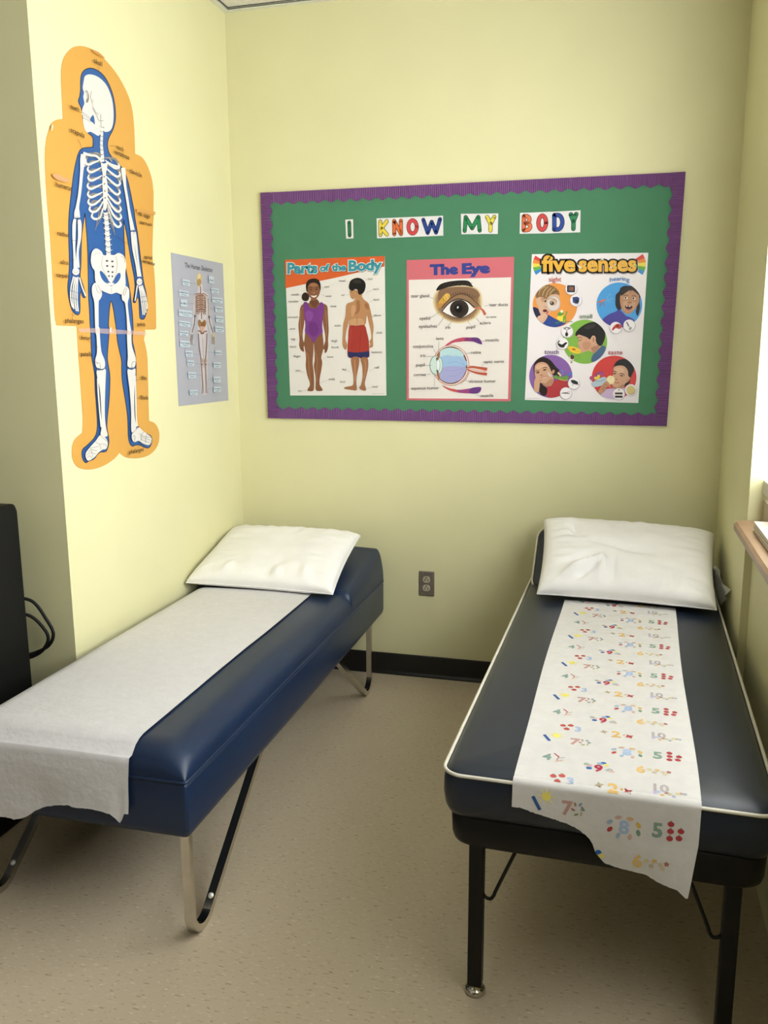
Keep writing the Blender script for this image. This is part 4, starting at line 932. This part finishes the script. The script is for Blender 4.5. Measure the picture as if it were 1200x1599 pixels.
pk.sheet(catmull(out, 4), '#e9ae55', .0010)
body = C1([(390,400),(400,330),(430,290),(480,275),(540,292),(600,340),(650,420),(690,530),(710,650),(710,760),(690,840),(660,900),(642,950),(640,1000),(655,1060),(700,1120),(760,1180),(800,1240),(830,1330),(850,1420),(870,1520)])+C2([(897,180),(905,250),(930,400),(955,600),(975,760),(985,840),(1010,950),(1020,1060),(1015,1120),(990,1185),(965,1190),(950,1170),(945,1080),(940,1000),(925,990),(910,1030),(895,1035),(888,1020),(895,980),(905,900),(905,860),(895,780),(870,650),(845,500),(825,380),(801,268),(799,270),(800,350),(805,480),(810,600),(820,720),(840,830),(860,950),(875,1080),(885,1200),(888,1300)])+C3([(762,140),(762,200),(780,280),(792,360),(795,450),(795,600),(797,750),(795,850),(800,950),(825,1010),(870,1050),(920,1075),(942,1100),(940,1150),(915,1195),(870,1190),(830,1170),(790,1170),(760,1180),(735,1150),(722,1080),(720,1000),(715,900),(700,780),(680,660),(665,560),(660,450),(660,380),(640,290),(622,200),(612,100)])+C2([(722,1225),(715,1180),(700,1080),(680,1020),(668,1080),(660,1180),(657,1260)])+C3([(542,100),(540,150),(530,280),(527,370),(540,450),(550,530),(548,650),(540,780),(527,900),(522,1000),(535,1080),(540,1150),(520,1220),(490,1235),(460,1235),(430,1260),(400,1300),(350,1320),(325,1335),(300,1310),(288,1260),(295,1210),(340,1170),(390,1120),(420,1070),(432,1000),(430,900),(422,780),(412,650),(408,520),(395,430),(380,350),(375,230),(370,100)])+C2([(484,1230),(478,1100),(470,980),(468,860),(465,700),(462,560),(455,420),(445,300),(437,210),(435,208),(420,300),(405,420),(400,560),(397,700),(390,780),(400,820),(420,880),(440,960),(435,990),(415,980),(395,930),(388,1000),(390,1080),(385,1135),(365,1150),(340,1135),(315,1105),(295,1040),(280,960),(275,880),(285,780),(290,640),(285,480),(283,330),(288,200),(300,80)])+C1([(310,1380),(325,1260),(350,1130),(375,1050),(410,1015),(497,1005),(503,1000),(505,940),(495,905),(455,870),(425,820),(413,750),(405,690),(395,640),(380,610),(370,575),(383,530),(390,470)])
bs = catmull(body, 4)
pk.poly(bs, '#3464a8'); pk.stroke(bs, 1.3, '#1d2a48', False, True)
wb, gy, ln_ = '#eeeae4', '#a39c96', '#8b8580'
fw = lambda P_, k=3: pk.fill(P_, wb, k)
# skull
fw(C1([(418,400),(430,350),(470,332),(530,345),(590,385),(640,450),(680,560),(695,680),(690,790),(665,850),(620,865),(598,850),(580,870),(556,900),(520,882),(480,862),(450,870),(425,830),(413,770),(411,720),(400,690),(410,640),(425,600),(415,540),(422,500),(410,460)]))
pk.fill(C1([(432,490),(450,483),(466,520),(466,570),(452,595),(438,585),(448,540)]), '#8f8780'); pk.fill(C1([(436,500),(450,495),(456,530),(450,560)]), '#d3cdc6')
pk.fill(C1([(476,755),(500,710),(514,725),(522,795),(505,780)]), '#3464a8')
for q in ([(490,490),(482,540),(500,610),(520,670),(555,705)], [(500,640),(540,720),(560,760),(600,760)], [(575,700),(580,800),(610,830)]): pk.stroke(C1(q), .8, '#8b8178')
for q in ([(405,680),(440,705),(480,735)], [(408,700),(445,728),(478,752)], [(412,735),(445,750),(478,772)]): pk.stroke(C1(q), .55, '#5e5854')
pk.stroke(C1([(505,560),(500,620),(530,680)]), 1.6, '#d6cfc4')
# neck and spine
pk.stroke(C1([(585,810),(585,900),(582,980),(588,1060),(592,1140)]), [5,4.2,4.2,5,6], wb)
for i in range(8):
    y = 815+i*42; pk.stroke(C1([(565,y-6),(585,y+8),(606,y+2)]), .7, '#5e5854')
pk.stroke(C1([(410,1072),(430,1110),(432,1170),(415,1185)]), [3,5,4,1], '#b5afaa'); pk.stroke(C1([(735,1210),(765,1240),(762,1300),(745,1330)]), [3,5,4,1], '#b5afaa')
# ribs
ribs = [(256,131.5,186.5),(268,135.3,188),(281,136,188),(294,135,187.5),(307,135.5,188),(319,136,189),(330,138,189.5),(341,141.5,189)]
for i, (y, xl, xr) in enumerate(ribs):
    cxr = 160.5+i*.5; dr = 4+i*.8
    pk.stroke([(cxr-2, y-14), (xl+8, y-16), (xl+3, y-9), (xl+1, y-3)], [2,3.6,3.8,3], '#8f8982'); pk.stroke([(cxr+2, y-10), (xr-8, y-8+i*.7), (xr-2, y+i*.9), (xr-1, y+5+i*.8)], [2,3.6,3.8,3], '#8f8982')
for i, (y, xl, xr) in enumerate(ribs):
    cxr = 160.8+i*.5; top = y-7 if i < 5 else y-12-(i-5)*4
    pk.stroke([(cxr-3, top), (xl+14, y-2), (xl+6, y+1), (xl+1, y-3), (xl+2.5, y-8)], [1.6,3.2,3.6,3.2,1.5], wb)
    o = 3+i*.9
    pk.stroke([(cxr+3, top+1), (xr-14, y+1+o*.4), (xr-6, y+4+o), (xr-1, y+1+o), (xr-2.5, y-4+o)], [1.6,3.2,3.6,3.2,1.5], wb)
for i in range(4): pk.stroke([(160+i*.6, 318+i*5), (154-i*1.5, 330+i*8), (151-i, 345+i*5)], .7, gy); pk.stroke([(165+i*.6, 318+i*5), (171+i*1.5, 332+i*9), (176+i, 350+i*6)], .7, gy)
pk.fill(C1([(572,1150),(600,1158),(632,1150),(626,1210),(618,1260),(630,1330),(635,1420),(630,1540),(612,1592),(596,1560),(592,1440),(585,1330),(588,1260),(578,1200)]), wb)
for y in (1280,1345,1410,1475): pk.ell(60+602/5.92+(y-1280)*.008, 60+y/5.92, 1.1, 1.6, '#8b8580')
pk.stroke([(164,332),(165.5,350),(167,372),(168.5,398)], [6.5,6.5,7,7], wb)
for i in range(8):
    y = 335+i*8.3; x = 164.2+i*.6; pk.stroke([(x-3.6, y-1), (x, y+1.6), (x+3.6, y-.5)], .8, '#77706a'); pk.stroke([(x-5.5, y-4), (x-3, y-2)], 1, wb); pk.stroke([(x+5.5, y-3), (x+3, y-2)], 1, wb)
# shoulders and arms
pk.stroke(C1([(405,1062),(470,1080),(530,1090),(580,1140)]), [5,3.6,3.4,4.5], wb); pk.stroke(C1([(745,1196),(700,1180),(660,1165),(620,1145)]), [5,3.6,3.4,4.5], wb); pk.stroke(C1([(405,1078),(480,1100),(540,1110)]), .7, '#77706a'); pk.stroke(C1([(500,1060),(540,1060),(560,1085)]), 2, gy); pk.stroke(C1([(612,1110),(640,1105),(670,1140)]), 2, gy)
bone = lambda P_, w: pk.stroke(P_, w, wb)
bone([(128.5,241),(127.5,250),(126,268),(123,300),(119.5,322),(118.5,332),(119,340)], [7.5,8,5,4.6,5,8.5,9])
bone([(115.5,342),(114.2,350),(113.8,370),(114.3,392),(116,419)], [4,5.5,5,3.4,5.5]); bone([(122,343),(122.8,352),(122.5,372),(119.5,393),(120,418)], [4,6,5,3.4,5.5])
pk.stroke([(115,341),(118,338),(122,341),(119,345),(120,352)], .7, ln_); pk.ell(116.7,424,5.6,6,wb); pk.stroke([(112,422),(116,426),(121,423)], .6, ln_); pk.stroke([(112,427),(117,430),(121,428)], .6, ln_)
for q in ([(320,790),(297,880),(292,960),(296,1030),(310,1080)], [(334,795),(316,900),(312,1010),(322,1095)], [(346,800),(334,910),(332,1020),(345,1115)], [(358,795),(352,910),(352,1030),(362,1118)], [(374,800),(396,880),(432,975)]): bone(C2(q), 2.1)
for q in ([(288,920),(360,945)], [(290,985),(360,1010)]): pk.stroke(C2(q), .6, '#3464a8')
bone([(190.5,262),(191.5,272),(193.5,290),(197.2,312),(200,330),(204,352),(205.5,360)], [6.5,6.5,4,4,4,6,6.5])
bone([(204.3,362),(205.2,368),(207,390),(211,411),(214.6,432)], [3.5,5,4,3,4]); bone([(208.5,362),(209.4,370),(211.5,390),(214.5,412),(217.3,432)], [3.5,4.5,4,3,4])
pk.stroke([(202,361),(205,359),(209,361),(206,366)], .6, ln_); pk.ell(216,440,4.4,5.4,wb); pk.stroke([(212.5,438),(216,441),(219.5,439)], .6, ln_)
for q in ([(918,870),(905,950),(896,1018)], [(932,880),(950,985),(962,1080),(968,1150)], [(942,880),(966,985),(978,1080),(984,1150)], [(952,878),(980,980),(994,1075),(998,1130)], [(960,872),(992,970),(1006,1050),(1008,1095)]): bone(C2(q), 1.9)
for q in ([(945,985),(1000,975)], [(950,1030),(1008,1022)]): pk.stroke(C2(q), .6, '#3464a8')
# pelvis
pk.fill(C2([(478,640),(490,560),(530,528),(578,556),(600,592),(650,585),(700,590),(740,570),(790,600),(812,680),(802,760),(806,860),(790,930),(765,960),(720,942),(672,955),(620,940),(580,918),(550,880),(520,830),(515,740),(492,705)]), wb)
for P_ in ([(562,750),(575,738),(605,765),(640,820),(664,852),(655,862),(610,845),(578,805)], [(757,765),(735,760),(705,800),(678,850),(688,864),(725,850),(755,805)], [(655,868),(684,868),(672,885)]): pk.fill(C2(P_), '#3464a8')
pk.fill(C2([(636,850),(700,850),(672,880)]), wb, 1)
for x, y in ((630,645),(680,650),(632,692),(683,698),(642,745),(682,750),(648,787),(680,790)): pk.ell(60+x/6, 300+y/6, 2.0-.004*(y-640), 1.4, '#4b4540')
for q in ([(590,600),(580,680),(610,760),(650,840)], [(712,600),(725,680),(710,770),(690,840)], [(510,600),(530,570),(570,580)], [(760,600),(790,620),(795,660)], [(672,900),(672,948)]): pk.stroke(C2(q), .6, '#b5a99c')
# legs
fw(C2([(488,890),(515,850),(548,870),(572,905),(582,965),(560,1010),(550,1035),(551,1250),(553,1330),(524,1330),(515,1200),(510,1040),(490,960)])); fw(C2([(800,878),(834,908),(838,980),(824,1045),(840,1200),(856,1320),(822,1320),(815,1200),(800,1045),(772,1010),(768,960),(785,910)]))
fw(C3([(402,70),(438,70),(442,150),(455,290),(485,370),(490,430),(470,455),(430,450),(405,430),(398,370),(415,300),(410,150)])); fw(C3([(700,110),(735,110),(738,170),(745,250),(775,340),(780,390),(765,440),(720,445),(700,420),(705,340),(698,200)]))
for q in ([(520,870),(535,920),(560,950)], [(540,870),(565,915),(570,945)]): pk.stroke(C2(q), .8, gy)
for q in ([(805,890),(785,930),(780,965)], [(815,900),(800,950),(790,970)]): pk.stroke(C2(q), .8, gy)
fw(C3([(412,472),(455,470),(495,458),(496,540),(490,700),(488,900),(500,1010),(515,1080),(470,1092),(447,1062),(458,1000),(455,850),(442,650),(418,540)])); fw(C3([(702,462),(740,466),(776,455),(772,560),(765,700),(768,900),(785,1000),(745,1052),(735,1000),(735,850),(720,650),(706,540)]))
bone(C3([(420,545),(425,650),(440,850),(456,1000)]), [2,2.6,2.4,3]); bone(C3([(774,520),(778,700),(782,900),(792,995)]), [2,2.4,2.2,3])
pk.stroke(C3([(412,410),(425,398),(442,410),(445,445),(430,475),(415,450)]), .7, ln_); pk.stroke(C3([(445,460),(470,465),(492,440)]), .7, ln_); pk.stroke(C3([(775,390),(752,392),(740,420),(752,455),(770,455)]), .7, ln_); pk.stroke(C3([(705,435),(725,448),(742,440)]), .7, ln_)
fw(C3([(445,1075),(500,1110),(515,1160),(500,1205),(468,1212),(430,1238),(392,1282),(338,1316),(312,1295),(308,1245),(345,1192),(402,1130)])); fw(C3([(745,1060),(800,1003),(850,1040),(922,1095),(924,1140),(902,1170),(850,1158),(805,1130),(765,1142),(742,1112)]))
for q in ([(440,1075),(490,1120),(515,1135)], [(400,1140),(440,1170),(450,1210)], [(345,1200),(390,1190),(430,1180)], [(330,1230),(370,1215),(415,1225)], [(315,1265),(355,1240),(400,1255)], [(355,1200),(375,1280)], [(430,1160),(480,1160),(505,1180)], [(320,1290),(345,1270),(370,1295)]): pk.stroke(C3(q), .6, ln_)
for q in ([(745,1060),(775,1030),(800,1005)], [(810,1060),(850,1085),(920,1100)], [(815,1085),(860,1105),(922,1125)], [(820,1110),(860,1130),(910,1150)], [(850,1045),(830,1080),(830,1130)], [(880,1070),(870,1110),(870,1150)], [(750,1080),(770,1090),(765,1130)]): pk.stroke(C3(q), .6, ln_)
# clear tape across the join, worn patches
tape = bpy.data.materials.new('clear_tape'); tape.use_nodes = True
_b = tape.node_tree.nodes['Principled BSDF']; _b.inputs['Base Color'].default_value = (.75, .55, .5, 1); _b.inputs['Alpha'].default_value = .38; _b.inputs['Roughness'].default_value = .2
pk.poly(C2([(360,1278),(500,1275),(660,1282),(800,1296),(1000,1305),(996,1345),(800,1330),(660,1330),(500,1318),(362,1312)]), tape)
pk.fill(C2([(655,1268),(668,1270),(664,1310),(652,1312)]), '#ece9ea'); pk.fill(C1([(110,1262),(160,1255),(230,1290),(285,1310),(240,1330),(150,1305)]), '#d9a778'); pk.poly(C2([(905,160),(1080,185),(1080,215),(905,185)]), '#e0a65c'); pk.fill(C1([(478,105),(540,130),(600,185),(560,170),(500,135)]), '#dc9a50'); pk.fill(C1([(105,805),(118,800),(112,840),(100,860)]), '#efe3cc')
for cr, t, a, b, h in ((C1, 'skull', (497,226), (572,262), 44), (C1, 'teeth', (278,648), (360,684), 44), (C1, 'scapula', (280,864), (408,922), 44), (C1, 'neck', (708,1020), (775,1052), 42), (C1, 'vertebrae', (686,1064), (824,1124), 42), (C1, 'clavicle', (828,1240), (940,1288), 42), (C1, 'humerus', (143,1370), (290,1412), 46), (C2, 'rib cage', (918,218), (1030,248), 36), (C2, 'sternum', (935,298), (1046,322), 36), (C2, 'radius', (158,402), (268,424), 40), (C2, 'ulna', (190,672), (262,682), 40), (C2, 'carpels', (150,792), (268,806), 38), (C2, 'spinal', (976,622), (1048,632), 34), (C2, 'vertebrae', (958,660), (1074,690), 34), (C2, 'phalanges', (230,1222), (405,1230), 42), (C2, 'pelvis', (912,1254), (984,1258), 38), (C3, 'femur', (260,182), (350,186), 40), (C3, 'patella', (258,334), (366,338), 40), (C3, 'tibia', (823,556), (878,558), 38), (C3, 'fibula', (818,740), (890,742), 38), (C3, 'phalanges', (712,1254), (850,1224), 38)):
    p0, p1 = cr([a])[0], cr([b])[0]; pk.text(t, p0, p1, h/6, '#3a2d1c', .010)
for cr, a, b in ((C1, (360,685), (400,690)), (C1, (345,930), (395,1040)), (C1, (640,995), (690,995)), (C1, (800,1215), (825,1225)), (C1, (290,1415), (345,1470)), (C2, (700,400), (840,500)), (C2, (268,450), (330,455)), (C2, (262,650), (325,630)), (C2, (300,1170), (300,1090)), (C2, (300,1165), (330,1135)), (C3, (330,200), (420,255)), (C3, (345,350), (415,405)), (C3, (800,560), (770,560)), (C3, (815,730), (785,730)), (C3, (790,1200), (830,1150)), (C1, (535,262), (540,330))):
    pk.stroke(cr([a, b]), .45, '#5c5040', False)
tag(pk.m.build('poster'), 'large orange cut-out skeleton poster with blue body on the left wall', 'poster')

# ------------------------------------------------------------------ left wall: small grey skeleton chart
ph = Print(lw, (1, 0, 0), .00004, .74); ph.crop(260, 380, 5.918)
ph.sheet([(42, 85), (522, 187), (574, 1452), (115, 1506)], '#bcbcc8')
ph.text('The Human Skeleton', (170, 220), (425, 268), 42, '#3c3c42', .02)
flesh, br, br2 = '#d9cfd2', '#9a7565', '#7d584a'
ph.fill([(298,385),(335,385),(340,440),(385,470),(392,560),(400,660),(425,760),(440,830),(450,880),(440,940),(420,930),(415,860),(395,780),(378,690),(372,620),(370,700),(380,800),(385,900),(380,1060),(378,1200),(375,1330),(380,1390),(335,1395),(325,1330),(318,1200),(308,1080),(298,950),(285,820),(292,720),(288,640),(270,560),(268,690),(250,800),(245,870),(250,930),(215,940),(212,860),(230,800),(245,690),(250,580),(262,480),(290,445)], flesh)
ph.stroke([(335,880),(340,1000),(345,1150)], 5, '#aaa5b4')
ph.fill([(278,330),(285,290),(300,275),(318,280),(328,310),(325,360),(312,395),(290,395),(280,365)], '#d9c08a'); ph.fill([(285,340),(310,330),(322,360),(300,392),(284,380)], '#b5935f')
ph.fill([(288,300),(300,282),(315,290),(312,320),(292,325)], '#ecdca8')
ph.stroke([(312,395),(316,440),(318,560),(325,700)], 7, br2)
ph.fill([(275,480),(310,470),(350,480),(365,540),(362,620),(340,660),(322,600),(300,660),(280,620),(272,540)], '#ad8878')
for i in range(8):
    y = 490+i*21; ph.stroke([(318,y-8),(295,y-4),(275,y+10),(285,y+16)], 6, br if i % 2 else br2); ph.stroke([(320,y-8),(345,y-2),(362,y+14),(352,y+18)], 6, br if i % 2 else br2); ph.stroke([(300,y+4),(285,y+8)], 5, '#e3d3c4'); ph.stroke([(335,y+5),(352,y+10)], 5, '#e3d3c4')
ph.stroke([(262,470),(300,462),(318,470)], 8, br); ph.stroke([(318,470),(345,465),(375,490)], 8, br)
ph.fill([(290,720),(305,705),(325,730),(350,705),(365,730),(355,770),(330,765),(300,770)], '#a37645'); ph.fill([(318,735),(345,730),(350,762),(322,765)], '#8b5a3a'); ph.fill([(305,770),(350,770),(340,805),(325,815),(312,800)], '#d0a99c')
ph.stroke([(288,810),(312,812),(328,835),(345,815),(372,812)], 12, br); ph.stroke([(312,830),(345,830)], 8, br2)
for q in ([(266,480),(268,560),(265,650)], [(382,500),(385,590),(388,670)]): ph.stroke(q, 6, '#c3a596')
ph.stroke([(262,660),(255,740),(232,830)], 7, '#8f7f7c'); ph.stroke([(390,675),(402,740),(430,830)], 7, '#8f7f7c'); ph.ell(262,672,9,12,'#6a625f'); ph.ell(392,680,8,14,'#6a625f')
for x in (218, 228, 238, 420, 430, 440): ph.stroke([(x+(6 if x < 300 else -6),840),(x,880),(x,935)], 5, '#b5a58e' if x > 300 else '#a89c9a')
ph.ell(428,852,10,12,'#d6c27c')
for q in ([(292,830),(300,950),(318,1070)], [(372,830),(368,950),(360,1070)]): ph.stroke(q, 7, '#8f7a76')
for q in ([(320,1110),(328,1220),(336,1340)], [(358,1110),(362,1220),(366,1340)]): ph.stroke(q, 7, '#a3877c')
for x in (323, 358): ph.ell(x, 1082, 11, 18, '#a8876e'); ph.ell(x, 1080, 6, 8, '#cbb29a'); ph.ell(x, 1118, 9, 14, '#a3806a')
ph.stroke([(336,1340),(332,1390)], 14, '#b5a3a6'); ph.stroke([(366,1340),(370,1385)], 14, '#b5a3a6')
boxes = [(140,330,210,385,'jawbone','mandible',.16),(108,430,198,480,'collarbone','clavicle',.14),(124,515,184,580,'rib','',.1),(106,610,228,670,'upper arm bone','humerus',.12),(108,712,213,762,'forearm bone','ulna',.12),(112,805,192,850,'wrist bones','carpals',.1),(116,895,210,955,'finger bones','phalanges',.08),(168,990,235,1045,'tailbone','coccyx',.05),(182,1080,246,1130,'kneecap','patella',.05),(192,1190,264,1243,'calf bone','fibula',0),(205,1355,278,1405,'toe bones','phalanges',-.02),
         (382,300,430,365,'skull','',.14),(404,410,476,458,'neck bones','cervical',.14),(412,495,508,545,'shoulder blade','scapula',.12),(438,580,512,630,'breastbone','sternum',.12),(446,668,516,728,'back bones','vertebrae',.1),(438,762,520,816,'forearm bone','radius',.1),(440,988,498,1030,'hipbone','',.04),(424,1098,492,1150,'thighbone','femur',.02),(424,1232,488,1285,'shinbone','tibia',.0),(424,1325,492,1375,'foot bones','tarsals',-.02)]
for x0, y0, x1, y1, t1, t2, sl in boxes:
    d = (x1-x0)*sl
    ph.poly([(x0, y0), (x1, y0+d), (x1+2, y1+d), (x0+2, y1)], '#cfdde8')
    h = 13; w = x1-x0; yy = y0+(y1-y0)*(.48 if t2 else .68)
    ph.text(t1, (x0+6, yy), (x1-5, yy+d), h if len(t1) > 5 else 15, '#4a5058', .02)
    if t2: ph.text(t2, (x0+w*.28, yy+18), (x1-w*.22, yy+18+d), 9, '#5a626a', .02)
    lx = x1 if x0 < 300 else x0; ly = (y0+y1)/2+(d if x0 < 300 else 0)
    tx = {1: 290, 0: 352}[1 if x0 < 300 else 0]
    if 600 < ly < 960: tx = 262 if x0 < 300 else 392
    if ly > 1040: tx = 318 if x0 < 300 else 372
    ph.stroke([(lx, ly), (tx, ly+(8 if x0 < 300 else -6))], 2, '#8e949e', False)
tag(ph.m.build('poster'), 'small narrow grey human skeleton chart with pale label boxes near the room corner', 'poster')
